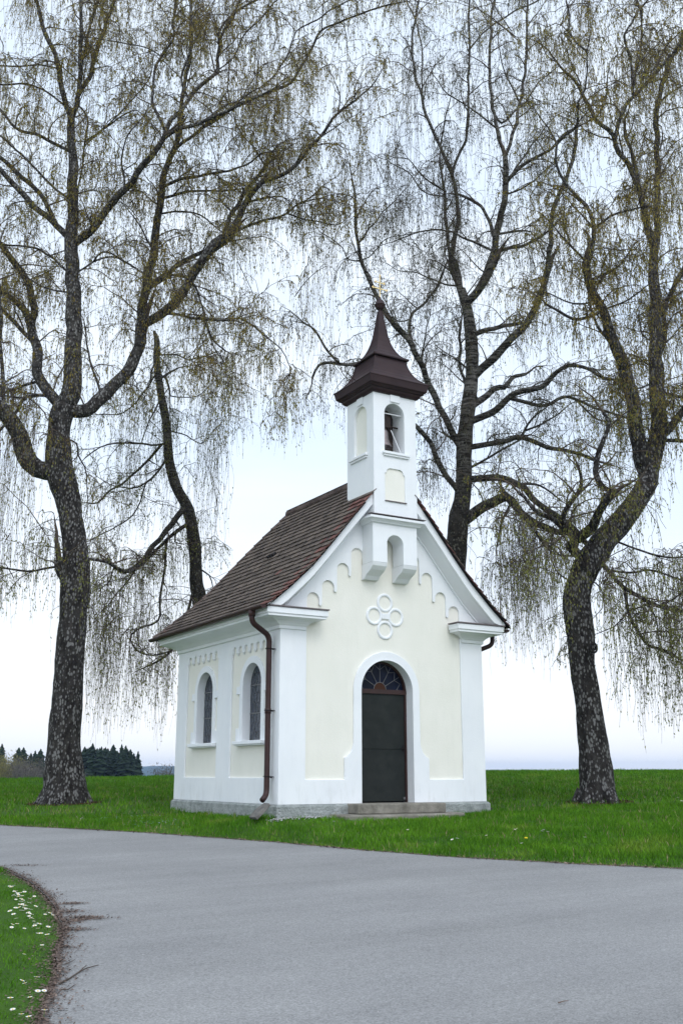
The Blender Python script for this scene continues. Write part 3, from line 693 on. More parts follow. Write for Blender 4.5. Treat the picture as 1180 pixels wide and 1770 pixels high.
# the bell hangs in the turret: a thing of its own
bell = empty('bell', (1.91, -.13, 6.50), 'small grey bronze bell hanging under its dark headstock in the turret opening', 'bell')
BCX, BCY = 1.91, -.13
h = MB(); h.lathe([(.01,6.83),(.045,6.83),(.062,6.80),(.070,6.74),(.078,6.66),(.095,6.59),(.122,6.545),(.128,6.52),(.118,6.518),(.09,6.55),(.02,6.60)], (BCX, BCY, 0), 24); h.build('bell_body', M['bell'], bell, smooth=True)
h = MB(); h.box(BCX-.10, BCX+.10, BCY-.055, BCY+.055, 6.87, 7.08); h.box(BCX-.05, BCX+.05, BCY-.04, BCY+.04, 7.08, 7.17); h.tube([(1.79, BCY, 6.91), (2.19, BCY, 6.91)], .016, 8); h.box(BCX-.035, BCX+.035, BCY-.03, BCY+.03, 6.81, 6.88); h.build('headstock', M['board'], bell, bevel=.008)
h = MB(); h.tube([(BCX, BCY, 6.62), (BCX, BCY, 6.50)], .009, 6); h.lathe([(.0,-.03),(.022,-.015),(.026,0),(.0,.025)], (BCX, BCY, 6.485), 10); h.build('clapper', M['dark'], bell)
#@@PART2
# splash stone, gravel, boot of the right corner
h = MB()
def slab(t, y0, y1, th):
    x, z = -.415+.215*t, .37+.185*t; n_ = (-.185, .215); L_ = math.hypot(*n_); ux, uz = n_[0]/L_*th, n_[1]/L_*th
    return [(x, y0, z), (x, y1, z), (x+ux, y1-.01, z+uz), (x+ux, y0+.01, z+uz)]
h.loft([slab(-.1, -.20, .04, .05), slab(.45, -.205, .05, .06), slab(1.0, -.17, .02, .045)])
tag(h.build('splash_stone', mat('weathered_stone', (.09,.085,.08), (.19,.18,.165), 7, .95, .8, 35), bevel=.01, origin=(-.2, 0, .36)), 'rough grey stone slab leaning against the chapel corner below the downpipe', 'stone slab')
h = MB()
h.loft([[(4.07,.05,.33),(4.21,.03,.33),(4.22,.2,.33),(4.07,.2,.33)], [(4.07,.06,.43),(4.15,.05,.45),(4.16,.18,.44),(4.07,.18,.42)]])
tag(h.build('kerb_stone', mat('dark_stone', (.03,.025,.025), (.07,.06,.055), 8, .9, .4, 30), bevel=.01, origin=(4.1, .1, .34)), 'small dark stone wedged beside the right corner of the chapel plinth', 'stone')

def pebbles(name, pts, rmin, rmax, m, kind='stuff', label=None, cat=None):
    V = []; Q = []; T = []
    base = [(1,0,0),(0,1,0),(-1,0,0),(0,-1,0),(0,0,1),(0,0,-.5)]
    tr = [(0,1,4),(1,2,4),(2,3,4),(3,0,4),(1,0,5),(2,1,5),(3,2,5),(0,3,5)]
    for p in pts:
        r = random.uniform(rmin, rmax); a = random.random()*6; b = len(V)
        for q_ in base:
            k = r*random.uniform(.7, 1.2); x = q_[0]*math.cos(a)-q_[1]*math.sin(a); y = q_[0]*math.sin(a)+q_[1]*math.cos(a)
            V.append((p[0]+x*k, p[1]+y*k*.8, p[2]+q_[2]*k*.6))
        T += [tuple(b+i for i in t) for t in tr]
    return tag(np_mesh(name, np.array(V), tris=np.array(T), m=m), label, cat, kind=kind)
pp = []
for _ in range(420):
    x = random.uniform(-.25, 1.0); y = -.05-abs(random.gauss(0, .10))-.02; Xl, Yl = to_lat(x, y); pp.append((x, y, gz1(float(Xl), float(Yl))+.012))
pebbles('gravel', pp, .006, .022, mat('gravel_stone', (.30,.29,.30), (.55,.54,.56), 30, .9, island=.35), label='strip of pale gravel at the foot of the front plinth', cat='gravel')

# ------------------------------------------------------------------ weeping birches, traced limb by limb in plan units
FRM = {'A': (0, 0, 2.95), 'B': (0, 550, 2.95), 'C': (350, 0, 2.951), 'D': (680, 450, 2.36), 'E': (680, 0, 2.36), 'F': (780, 850, 2.95), 'P': (0, 0, 1.0)}
def bark_material(name, dark, mid, pale, amount, upper=.5):
    m = mat(name, dark, mid, 9, .95, 1.0, 22, detail=9, lo=.38, hi=.66, c3=pale, vor=(21, amount), bdist=.12, stretch=(1, 1, .5))
    nt = m.node_tree; b = nt.nodes['Principled BSDF']; src = b.inputs['Base Color'].links[0].from_socket
    # younger stems high in the tree keep the pale banded birch bark
    tc = N(nt, 'ShaderNodeTexCoord'); mp = N(nt, 'ShaderNodeMapping'); mp.inputs['Scale'].default_value = (1.2, 1.2, 9); nt.links.new(tc.outputs['Object'], mp.inputs[0])
    n = N(nt, 'ShaderNodeTexNoise', inp={'Scale': 2.0, 'Detail': 4, 'Roughness': .7}); nt.links.new(mp.outputs[0], n.inputs['Vector'])
    r = N(nt, 'ShaderNodeMapRange', inp={'From Min': .46, 'From Max': .56}); nt.links.new(n.outputs[0], r.inputs[0])
    sp = N(nt, 'ShaderNodeSeparateXYZ'); nt.links.new(tc.outputs['Object'], sp.inputs[0])
    hgt_ = N(nt, 'ShaderNodeMapRange', inp={'From Min': 7.5, 'From Max': 12.0, 'To Max': upper}); nt.links.new(sp.outputs['Z'], hgt_.inputs[0])
    mu = N(nt, 'ShaderNodeMath', operation='MULTIPLY'); nt.links.new(r.outputs[0], mu.inputs[0]); nt.links.new(hgt_.outputs[0], mu.inputs[1])
    mm = N(nt, 'ShaderNodeMix', data_type='RGBA'); mm.inputs[7].default_value = (.30, .285, .265, 1)
    nt.links.new(mu.outputs[0], mm.inputs[0]); nt.links.new(src, mm.inputs[6]); nt.links.new(mm.outputs[2], b.inputs['Base Color']); return m
BARK = bark_material('birch_bark', (.014,.011,.010), (.062,.056,.052), (.24,.235,.23), .72, .18)
BARK2 = bark_material('dark_birch_bark', (.014,.012,.009), (.050,.044,.035), (.15,.145,.115), .64, .6)
TWIG = mat('twig_bark', (.050,.038,.032), (.115,.090,.068), 4, .9)
def leafmat(name, a, b):
    m = mat(name, a, b, .9, .75, island=.4, lo=.35, hi=.65); nt = m.node_tree; p = nt.nodes['Principled BSDF']
    t = N(nt, 'ShaderNodeBsdfTranslucent'); nt.links.new(p.inputs['Base Color'].links[0].from_socket, t.inputs[0])
    mx_ = N(nt, 'ShaderNodeMixShader'); mx_.inputs[0].default_value = .5; o = nt.nodes['Material Output']
    nt.links.new(p.outputs[0], mx_.inputs[1]); nt.links.new(t.outputs[0], mx_.inputs[2]); nt.links.new(mx_.outputs[0], o.inputs[0]); return m
LEAF_OLIVE = leafmat('young_leaf_olive', (.30,.215,.045), (.31,.27,.06))
LEAF_GREEN = leafmat('young_leaf_green', (.19,.20,.05), (.28,.29,.08))
LEAF_GREY = leafmat('catkin_grey', (.12,.12,.065), (.18,.18,.10))

def smooth_path(pts, rad, step):
    """Catmull-Rom through 3D points, resampled"""
    P = np.array(pts, float); R_ = np.array(rad, float)
    if len(P) < 2: return P, R_
    P4 = np.vstack([2*P[0]-P[1], P, 2*P[-1]-P[-2]]); o = []; r = []
    for i in range(len(P)-1):
        a, b, c, d = P4[i:i+4]; L = np.linalg.norm(c-b); k = max(1, int(round(L/step)))
        for j in range(k):
            t = j/k; o.append(.5*((2*b)+(-a+c)*t+(2*a-5*b+4*c-d)*t*t+(-a+3*b-3*c+d)*t**3)); r.append(R_[i]*(1-t)+R_[i+1]*t)
    o.append(P[-1]); r.append(R_[-1]); return np.array(o), np.array(r)
def rough_tube(mb, P, R_, n, amp):
    t = np.gradient(P, axis=0); t /= np.linalg.norm(t, axis=1)[:, None]; u = None; vs = []
    for i in range(len(P)):
        T = Vector(t[i])
        if u is None: u = T.cross(Vector((0, 1, 0.1))).normalized()
        else: u = (u-T*u.dot(T)).normalized()
        w = T.cross(u)
        for j in range(n):
            a = 2*PI*j/n; d = u*math.cos(a)+w*math.sin(a); p = Vector(P[i])+d*R_[i]
            k = 1+amp*(mnoise.noise(p*1.6+Vector((3, 1, 7)))*1.1+mnoise.noise(p*5)*.45) if amp else 1
            vs.append(Vector(P[i])+d*R_[i]*k)
    fs = [(i*n+j, i*n+(j+1) % n, (i+1)*n+(j+1) % n, (i+1)*n+j) for i in range(len(P)-1) for j in range(n)]
    fs += [tuple(range(n))[::-1], tuple((len(P)-1)*n+j for j in range(n))]
    mb.add(vs, fs)

def hang_curves(start, hdir, length, reach, n, rng, wob=.05, up=0.0):
    """N weeping curves: set off along hdir, bend over and hang; returns (N, n, 3)"""
    N_ = len(start); t = np.linspace(0, 1, n)[None, :]
    L = length[:, None]; Rr = reach[:, None]
    s = t*L
    hx = Rr*(1-np.exp(-s/np.maximum(Rr, .05)))
    zz_ = -(s - Rr*(1-np.exp(-s/np.maximum(Rr, .05))))*.97 + up*Rr*np.sin(np.clip(s/np.maximum(Rr, .05), 0, PI))*.35
    P = start[:, None, :] + hdir[:, None, :]*hx[..., None]*np.array([1, 1, .4]) 
    P[..., 2] += zz_
    ph = rng.uniform(0, 6.28, (N_, 1)); fr = rng.uniform(2.2, 5, (N_, 1)); ph2 = rng.uniform(0, 6.28, (N_, 1))
    w = wob*np.minimum(s, 1.0)
    P[..., 0] += w*np.sin(fr*s+ph)-w*np.sin(ph); P[..., 1] += w*np.cos(fr*1.3*s+ph2)-w*np.cos(ph2)
    return P
def thin_tubes(P, r0, r1, sides=3):
    """(N, n, 3) curves to one array of 3-sided tubes"""
    N_, n, _ = P.shape; d = np.gradient(P, axis=1); d /= np.linalg.norm(d, axis=2)[..., None]+1e-9
    ref = np.array([.3, .9, .31]); u = np.cross(d, ref); u /= np.linalg.norm(u, axis=2)[..., None]+1e-9; w = np.cross(d, u)
    r = (np.linspace(0, 1, n)[None, :]*(r1-r0)[:, None]+r0[:, None])[..., None]
    rings = [P+(u*math.cos(a)+w*math.sin(a))*r for a in np.arange(sides)*2*PI/sides]
    V = np.stack(rings, 2).reshape(-1, 3)
    i = np.arange(N_)[:, None, None]*n*sides; k = np.arange(n-1)[None, :, None]*sides; j = np.arange(sides)[None, None, :]
    a = i+k+j; b = i+k+(j+1) % sides
    return V, np.stack([a, b, b+sides, a+sides], -1).reshape(-1, 4)
def leaves_on(P, per, rng, size=.034, wid=.013, t0=.1):
    N_, n, _ = P.shape; m = N_*per; si = np.repeat(np.arange(N_), per)
    t = rng.uniform(t0, 1, m)*(n-1); k = np.minimum(t.astype(int), n-2); f = (t-k)[:, None]
    p = P[si, k]*(1-f)+P[si, k+1]*f
    ax = rng.normal(0, 1, (m, 3))*np.array([.30, .30, .2])+np.array([0, 0, -1.0]); ax /= np.linalg.norm(ax, axis=1)[:, None]
    sd_ = np.cross(ax, rng.normal(0, 1, (m, 3))); sd_ /= np.linalg.norm(sd_, axis=1)[:, None]+1e-9
    L = size*rng.uniform(.6, 1.35, (m, 1)); w = wid*rng.uniform(.6, 1.3, (m, 1))
    V = np.stack([p, p+ax*L*.45+sd_*w, p+ax*L, p+ax*L*.45-sd_*w], 1).reshape(-1, 3)
    return V, np.arange(m*4).reshape(-1, 4)

ENV = np.array([(-400,1150),(-100,1130),(0,1120),(60,1090),(100,1150),(150,1270),(200,1300),(300,1310),(320,1120),(345,1040),(400,985),(440,820),(480,800),(500,860),(540,760),(590,840),
                (620,620),(720,640),(730,900),(760,960),(800,1010),(850,1190),(900,1200),(950,1190),(1000,1150),(1060,1240),(1100,1310),(1180,1290),(1400,1280),(1700,1250)], float)
TREE_STATS = []
def birch(label, base, Y0, trunk, limbs, leafmat_, dens=1.0, leaf=1.0, seed=1, dmin=18.5, dmax=30, curtains=(), bark=BARK, spread=.10, shoot_len=1.0, flecks=LEAF_GREEN):
    rng = np.random.default_rng(seed); rnd = random.Random(seed)
    b3 = at(base[0], base[1], Y0)
    root = empty('birch_tree', b3, label, 'tree', 'old weeping birches round the chapel')
    tm = MB()
    P = np.array([at(x, y, Y0 + (o[0] if o else 0)) for x, y, w, *o in trunk]); R_ = np.array([w/2*Y0/F_PX for x, y, w, *o in trunk])
    P, R_ = smooth_path(P, R_, .11)
    # root flare below ground
    P = np.vstack([P[0]-np.array([0, 0, .25]), P]); R_ = np.concatenate([[R_[0]*1.15], R_])
    rough_tube(tm, P, R_, 28, .11)
    for k in range(6):                                   # buttress roots
        a = k*2*PI/7+rnd.uniform(-.3, .3); L = R_[1]*rnd.uniform(.95, 1.22)
        p0 = Vector(P[1])+Vector((math.cos(a), math.sin(a), 0))*R_[1]*.50+Vector((0, 0, .26)); p1 = Vector(P[1])+Vector((math.cos(a), math.sin(a), 0))*L+Vector((0, 0, -.04))
        pm = (p0+p1)/2+Vector((0, 0, -.07)); tm.tube([p0, pm, p1, p1+(p1-pm)*.5+Vector((0,0,-.15))], [R_[1]*.38, R_[1]*.30, R_[1]*.18, .03], 8)
    trunk_o = tm.build('trunk', bark, root, smooth=True)
    # limbs
    nodes = [(np.array(p), np.array([*px_of(p)[0]]), r) for p, r in zip(P, R_)]
    PX = [n[1] for n in nodes]; N3 = [n[0] for n in nodes]; NR = [n[2] for n in nodes]
    segs = []                                            # for spawning: (points, radii, level)
    for li, (frm, pts, w0, w1, *opt) in enumerate(limbs):
        ox, oy, sc = FRM[frm]; px = [(ox+x/sc, oy+y/sc) for x, y in pts]
        d = np.hypot(*(np.array(PX)-px[0]).T); j = int(np.argmin(d)); att = d[j] < 42
        if att: v = N3[j]-CAM; Ys = float(v @ _FW); 
        else: Ys = Y0+rnd.uniform(-1, 2)
        L = sum(math.dist(a, b) for a, b in zip(px[:-1], px[1:]))
        off = opt[0] if opt else rnd.choice([-1, 1])*rnd.uniform(.35, 1.0)*L*Y0/F_PX*.55
        w0_, w1_ = w0/sc, w1/sc
        lx, ly = px[-1]; ex, ey = px[-2]
        if ly < 45 or lx < 25 or lx > 1150:              # runs out of the picture: let it go on and taper off
            q = math.dist(px[-1], px[-2])+1e-6; ux, uy = (lx-ex)/q, (ly-ey)/q
            px += [(lx+ux*80, ly+uy*70), (lx+ux*150+rnd.uniform(-30, 30), ly+uy*120+15)]; w1_ = max(w1_, 3); ext = True
        else: ext = False
        cum = np.concatenate([[0], np.cumsum([math.dist(a, b) for a, b in zip(px[:-1], px[1:])])]); cum /= cum[-1]
        Q = []
        for (x, y), t in zip(px, cum): Q.append(at(x, y, min(max(Ys+off*t, dmin), dmax)))
        if att: Q[0] = N3[j]
        rr_ = np.array([(w0_*(1-t)+w1_*t)/2 for t in cum])*Y0/F_PX
        if ext: rr_[-1] = .012
        Q, rr_ = smooth_path(Q, rr_, .16)
        amp = .05
        wn = np.array([[mnoise.noise(Vector(p*2.3)), mnoise.noise(Vector(p*2.3+9)), mnoise.noise(Vector(p*2.3+17))] for p in Q])*amp*np.clip(np.arange(len(Q))/4, 0, 1)[:, None]
        Q = Q+wn
        lb = MB(); n_s = 14 if rr_[0] > .1 else (10 if rr_[0] > .04 else 7)
        rough_tube(lb, Q, rr_, n_s, .10 if rr_[0] > .05 else .05)
        lb.build('limb', bark, trunk_o, smooth=True)
        for p, r in zip(Q, rr_): PX.append(px_of(p)[0]); N3.append(p); NR.append(r)
        segs.append((Q, rr_))
    # secondary branches
    tw = MB(); l2 = []; l3 = []
    def crooked(p, d, L, n, r0, r1, droop):
        pts = [np.array(p)]; d = np.array(d)/np.linalg.norm(d); k = rnd.uniform(0, 100)
        for i in range(n):
            d = d + np.array([mnoise.noise(Vector((k, i*.9, 1))), mnoise.noise(Vector((k, i*.9, 5))), mnoise.noise(Vector((k, i*.9, 9)))])*.75 + np.array([0, 0, -droop*(i/n)])
            d /= np.linalg.norm(d); pts.append(pts[-1]+d*L/n)
        return np.array(pts), np.linspace(r0, r1, n+1)
    for Q, rr_ in segs:
        acc = rnd.uniform(0, .3); last = rr_[-1] < .035
        t_ = np.gradient(Q, axis=0); t_ /= np.linalg.norm(t_, axis=1)[:, None]
        for i in range(1, len(Q)):
            acc += np.linalg.norm(Q[i]-Q[i-1]); tipness = i/len(Q)
            if acc > .36/dens and (rr_[i] < .17) and tipness > .12:
                acc = rnd.uniform(-.1, .1)
                az = rnd.uniform(0, 2*PI); side = np.array([math.cos(az), math.sin(az), rnd.uniform(-.1, .9)]); d = t_[i]*.6+side*.8
                L = rnd.uniform(.55, 1.5)*(1.15-.4*tipness)*shoot_len
                l2.append(crooked(Q[i], d, L, 7, min(.020, rr_[i]*.55), .006, .25))
        l2.append(crooked(Q[-1], t_[-1], rnd.uniform(.5, 1.0), 5, rr_[-1]*.8, .005, .2))
    for Q, rr_ in l2:
        rough_tube(tw, Q, rr_, 5, 0)
        for i in range(1, len(Q)):
            if rnd.random() < .85:
                az = rnd.uniform(0, 2*PI); d = (Q[i]-Q[i-1]); d = d/np.linalg.norm(d)*.5+np.array([math.cos(az), math.sin(az), rnd.uniform(-.3, .7)])
                c = crooked(Q[i], d, rnd.uniform(.25, .7), 4, .0065, .004, .5); l3.append(c); rough_tube(tw, c[0], c[1], 3, 0)
    # weeping strands
    st = []; sdv = []
    for Q, _ in l3:
        for _k in range(2 if dens < .97 else 3):
            i = rnd.randint(1, len(Q)-1); f = rnd.random(); st.append(Q[i-1]*(1-f)+Q[i]*f); sdv.append(Q[i]-Q[i-1])
    for Q, _ in l2:
        for _k in range(3):
            i = rnd.randint(2, len(Q)-1); st.append(Q[i]); sdv.append(Q[i]-Q[i-1])
    st = np.array(st); sdv = np.array(sdv); m = len(st)
    sdv = sdv/np.linalg.norm(sdv, axis=1)[:, None] + rng.normal(0, .6, (m, 3)); sdv[:, 2] *= .3; sdv /= np.linalg.norm(sdv, axis=1)[:, None]
    ln = rng.gamma(3.2, .24, m)*shoot_len; rc = rng.uniform(.05, .28, m)
    # long curtains: strands that set off from the nearest wood and hang in heavy tresses
    N3a = np.array([q for s_ in (l2, l3) for c in s_ for q in c[0][1:]])
    ca, cd, cl_, crr = [], [], [], []
    for (x0, x1, y0, y1, ylo, cnt) in curtains:
        ncl = max(1, cnt//13)
        for _c in range(ncl):
            cx_ = rnd.uniform(x0, x1); cy_ = y0+(y1-y0)*rnd.random(); tgt = at(cx_, cy_, min(max(Y0+rnd.gauss(0, 1.4), dmin), dmax))
            j = int(np.argmin(((N3a-tgt)**2*np.array([1, 1, 1.])).sum(1))); src = N3a[j]
            hv = tgt-src; dist = np.linalg.norm(hv)
            # a thin bough out to the tress
            k = 7; t = np.linspace(0, 1, k)[:, None]; arcp = src*(1-t)+tgt*t; arcp[:, 2] += (np.sin(t[:, 0]*PI)*.12*dist); arcp += rng.normal(0, .03, arcp.shape)*np.sin(t*PI)
            rough_tube(tw2, arcp, np.linspace(.011, .005, k), 4, 0) if False else boughs.append((arcp, .011, .005))
            for _s in range(rnd.randint(4, 9)):
                f = min(.999, rnd.betavariate(1.6, 1.0))*(k-1); i = int(f); f -= i; ca.append(arcp[i]*(1-f)+arcp[i+1]*f)
                a = rnd.uniform(0, 2*PI); cd.append((math.cos(a), math.sin(a), 0)); crr.append(rnd.uniform(.05, .30))
                cl_.append(rnd.uniform(.35, 1.0)*(ylo-cy_)*Y0/F_PX)
    if boughs:
        for p, a, b in boughs: tw.tube(p, list(np.linspace(a, b, len(p))), 4)
        boughs.clear()
    crown = tw.build('crown', TWIG, root)
    if ca:
        st = np.vstack([st, np.array(ca)]); sdv = np.vstack([sdv, np.array(cd)]); ln = np.concatenate([ln, np.array(cl_)]); rc = np.concatenate([rc, np.array(crr)])
    p0 = px_of(st); low = np.interp(p0[:, 0], ENV[:, 0], ENV[:, 1]) + rng.normal(0, 26, len(st)) - 20
    maxl = (low-p0[:, 1])*Y0/F_PX; keep = maxl > .1
    keep &= ~((p0[:, 1] > 760) & (np.arange(len(st)) < len(st)-len(ca)) & (rng.random(len(st)) < .45))
    st, sdv, ln, rc = st[keep], sdv[keep], np.minimum(ln, maxl)[keep], rc[keep]
    C1 = hang_curves(st, sdv, ln, rc, 8, rng, .045)
    V1, Q1 = thin_tubes(C1, np.full(len(C1), .0034), np.full(len(C1), .0016))
    # side twigs
    k = 3; si = np.repeat(np.arange(len(C1)), k); ii = rng.integers(1, 7, len(si)); s2 = C1[si, ii]
    d2 = rng.normal(0, 1, (len(si), 3)); d2[:, 2] = 0; d2 /= np.linalg.norm(d2, axis=1)[:, None]
    l2n = np.minimum(rng.uniform(.10, .34, len(si)), ln[si]*.7)
    C2 = hang_curves(s2, d2, l2n, rng.uniform(.04, .12, len(si)), 4, rng, .02)
    V2, Q2 = thin_tubes(C2, np.full(len(C2), .0026), np.full(len(C2), .0014))
    np_mesh('hanging_twigs', np.vstack([V1, V2]), quads=np.vstack([Q1, Q2+len(V1)]), m=TWIG, parent=crown)
    La, Qa = leaves_on(C1, max(1, int(8*leaf)), rng, size=.052, wid=.010); Lb, Qb = leaves_on(C2, max(1, int(3*leaf+.5)), rng, size=.052, wid=.0095)
    V = np.vstack([La, Lb]); Qd = np.vstack([Qa, Qb+len(La)])
    lo_ = np_mesh('leaves', V, quads=Qd, m=leafmat_, parent=crown)
    lo_.data.materials.append(flecks)
    # lower tresses carry greener young leaves, the high crown the olive catkins
    zc = V.reshape(-1, 4, 3)[:, 0, 2]; mi = (rng.uniform(0, 1, len(zc)) > np.clip((zc-4.5)/5.5, .0, .92)).astype(np.int32)
    lo_.data.polygons.foreach_set('material_index', mi)
    print(label, len(segs), len(l2), len(l3), len(C1), len(V)//4)
    TREE_STATS.append((label, len(segs), len(l2), len(l3), len(C1), len(V)//4))
    return root
boughs = []; tw2 = None

# --- left foreground birch
T1 = [(110,1397,90),(112,1378,78),(110,1350,66),(110,1325,62),(112,1255,54),(118,1200,50),(121,1150,50),(127,1058,48),(131,1007,53),(130,957,44),(122,889,41),(115,855,48),(104,821,52),(101,787,47),(101,753,40),(105,719,44),(113,700,42)]
L1 = [
 ('P', [(113,705),(124,670),(128,600),(126,508),(124,424),(127,339),(125,254),(122,203)], 36, 15, .3),
 ('P', [(104,815),(80,815),(52,800),(38,765),(26,738),(5,712),(-20,695)], 36, 18, -1.2),
 ('A', [(365,600),(320,480),(290,300),(240,200),(200,50)], 34, 18),
 ('A', [(365,600),(390,540),(402,450),(410,350),(408,200),(415,40)], 30, 14),
 ('A', [(410,350),(440,200),(485,40)], 16, 10),
 ('A', [(420,480),(470,350),(500,230),(530,150),(570,40)], 28, 18, 1.5),
 ('A', [(365,560),(405,540),(440,600),(440,720),(420,850),(395,990)], 12, 10),
 ('A', [(400,1250),(440,1190),(500,1130),(600,990),(700,890),(790,770),(830,700)], 46, 30, -1.2),
 ('A', [(830,700),(900,660),(980,640),(1080,590),(1180,555),(1300,500),(1420,440)], 24, 8, -1.2),
 ('A', [(820,690),(870,610),(930,560),(960,500),(1050,410),(1105,350),(1120,220),(1180,90)], 26, 10, 1.0),
 ('A', [(820,660),(785,540),(780,400),(820,280),(880,200),(890,60)], 18, 8),
 ('A', [(930,500),(920,400),(950,300),(975,200),(970,60)], 14, 9),
 ('A', [(820,280),(750,240),(620,215),(520,200),(400,180)], 8, 5),
 ('A', [(340,1220),(270,1130),(180,1050),(100,970),(0,860)], 38, 22, -.8),
 ('A', [(300,1140),(200,980),(100,890),(0,800)], 28, 20, .6),
 ('A', [(340,1040),(250,930),(150,830),(50,740)], 14, 8),
 ('A', [(340,790),(220,700),(80,650),(0,560)], 20, 12),
 ('A', [(320,560),(240,470),(140,430),(0,430)], 12, 6),
 ('A', [(290,340),(200,330),(60,335),(0,340)], 10, 6),
 ('A', [(330,1400),(230,1290),(120,1250),(0,1240)], 14, 7),
 ('A', [(330,1500),(230,1470),(120,1400)], 12, 6),
 ('A', [(410,1400),(480,1340),(570,1310),(640,1330),(740,1390)], 12, 6),
 ('A', [(430,1290),(520,1285),(600,1310),(720,1380)], 12, 6),
 ('A', [(405,1020),(480,960),(500,910)], 10, 5),
 ('A', [(455,720),(540,650),(620,590),(700,560),(740,600)], 14, 6),
 ('A', [(440,760),(560,620),(680,500),(770,380),(790,250)], 10, 5),
 ('A', [(625,950),(630,870),(620,800),(650,690),(720,600)], 12, 6),
 ('A', [(630,880),(690,820),(720,760)], 8, 4),
 ('A', [(450,1150),(440,1080),(410,1000)], 9, 5),
 ('B', [(300,450),(245,370),(195,290),(195,200),(165,80),(150,0)], 62, 52, .6),
 ('A', [(160,1660),(180,1570),(140,1430),(60,1320),(10,1260)], 46, 22, .8),
 ('A', [(150,1650),(110,1560),(40,1500),(-20,1480)], 34, 24, -.6),
 ('A', [(165,1760),(110,1680),(30,1590),(-10,1560)], 26, 18),
 ('B', [(200,340),(110,345),(40,375),(0,390)], 16, 8),
 ('B', [(220,420),(140,400),(70,490)], 20, 8),
 ('B', [(20,455),(15,300),(8,150),(0,0),(-10,-200)], 22, 16, .5),
 ('B', [(215,420),(130,405),(0,395)], 9, 4),
 ('B', [(380,500),(440,470),(500,420),(600,320),(680,220),(720,100),(740,0)], 74, 60, .5),
 ('A', [(715,1770),(725,1620),(750,1450),(775,1300),(800,1150),(820,1000),(850,850),(900,740)], 60, 34, .8),
 ('A', [(900,740),(920,600),(930,500),(950,380),(972,250),(972,60)], 30, 12, .3),
 ('A', [(880,780),(960,700),(1060,620),(1180,545)], 22, 14, -.8),
 ('A', [(760,1660),(850,1580),(930,1500),(1000,1380),(1080,1280),(1180,1195)], 52, 46, -1.0),
 ('C', [(0,1330),(60,1240),(120,1200),(180,1130),(220,1030),(300,930)], 44, 30, -.5),
 ('C', [(300,930),(400,890),(480,830),(560,740),(600,690),(690,580),(780,510),(860,430),(905,370)], 28, 6, -.6),
 ('C', [(690,580),(700,490),(670,410)], 9, 5), ('C', [(780,510),(780,440),(810,380)], 8, 4),
 ('C', [(560,740),(600,700),(660,660),(740,610)], 10, 4),
 ('C', [(150,1190),(200,1165),(300,1130),(400,1100),(480,1050),(560,1000),(600,950)], 18, 8, 1.0),
 ('C', [(440,1100),(560,1130),(680,1140),(740,1110)], 10, 5),
 ('C', [(480,1060),(520,1030),(620,1010),(740,1040)], 8, 4),
 ('C', [(110,1200),(140,1100),(190,1040),(230,960),(320,850)], 28, 18, .8),
 ('C', [(320,850),(250,740),(190,670),(160,590)], 12, 5), ('C', [(320,850),(370,760),(440,700)], 12, 5),
 ('C', [(320,830),(330,760),(345,680)], 9, 4),
 ('C', [(240,1050),(320,1010),(400,1000),(450,1030)], 14, 5),
 ('C', [(150,1090),(90,1010),(80,900),(60,800)], 12, 6), ('C', [(85,910),(150,940),(210,980)], 9, 5),
 ('A', [(770,1460),(850,1400),(930,1330),(1050,1270),(1110,1240)], 32, 22, .5),
 ('A', [(775,1500),(840,1420),(900,1400),(970,1430),(1010,1500),(1040,1590),(1080,1720),(1150,1780)], 16, 9, -.8),
 ('A', [(850,1010),(950,980),(1100,970),(1180,965),(1240,960)], 18, 9),
 ('A', [(860,950),(960,900),(1100,880),(1180,865),(1260,830),(1330,780)], 20, 9),
 ('A', [(840,1090),(920,1075),(1020,1100),(1140,1190)], 12, 7),
 ('A', [(750,1280),(740,1200),(680,1100),(620,1030)], 12, 5),
 ('A', [(855,1400),(835,1310),(810,1210)], 8, 4),
 ('C', [(0,655),(100,590),(200,530),(330,470),(450,415),(520,310),(560,230),(610,150),(700,110)], 22, 5, -.8),
 ('C', [(0,600),(100,550),(200,500),(300,440)], 16, 7),
 ('C', [(300,440),(370,380),(430,280),(480,160),(540,120)], 9, 4),
 ('C', [(-20,420),(70,360),(80,230),(100,130),(160,60),(250,10)], 16, 10),
 ('C', [(80,360),(160,290),(200,200),(260,130)], 8, 4),
 ('A', [(830,1610),(920,1600),(1040,1630),(1180,1630)], 16, 14, -1.0),
 ('C', [(0,1625),(100,1628),(185,1625),(260,1660),(330,1720),(400,1780),(440,1850)], 13, 5, -.4),
 ('C', [(190,1620),(200,1580),(260,1540)], 8, 4),
 ('B', [(1040,0),(1075,90),(1095,160),(1150,240)], 10, 5),
 ('B', [(500,360),(480,280),(450,180),(430,20)], 14, 8),
 ('B', [(350,600),(390,640),(400,700),(430,760),(440,850),(450,930)], 11, 5),
 ('P', [(114,1012),(106,990),(101,968)], 26, 15, -.15),
 ('B', [(300,1280),(230,1275),(140,1290),(20,1275)], 12, 4, -1.0),
 ('B', [(480,1235),(520,1232),(570,1258),(625,1290),(690,1275),(745,1225)], 14, 26, 2.8),
]
C1_ = [(-60,60,640,840,1120,420),(-80,50,900,990,1130,240),(40,100,880,960,1060,90),(150,200,840,1000,1150,70),
       (330,480,560,680,820,200),(480,500,600,690,830,80),(520,600,380,480,760,90),(380,470,690,760,790,60),(240,420,420,560,700,160),
       (-30,110,-60,40,200,260),(0,100,110,190,300,200),(330,440,-60,30,200,330),(400,540,60,190,300,420),(440,640,180,330,430,300),(150,300,-60,60,190,200)]
birch('old weeping birch left of the chapel with a forked trunk and grey lichened bark', (110,1392), 21.0, T1, L1, LEAF_OLIVE, .98, 1.05, 21, curtains=C1_)

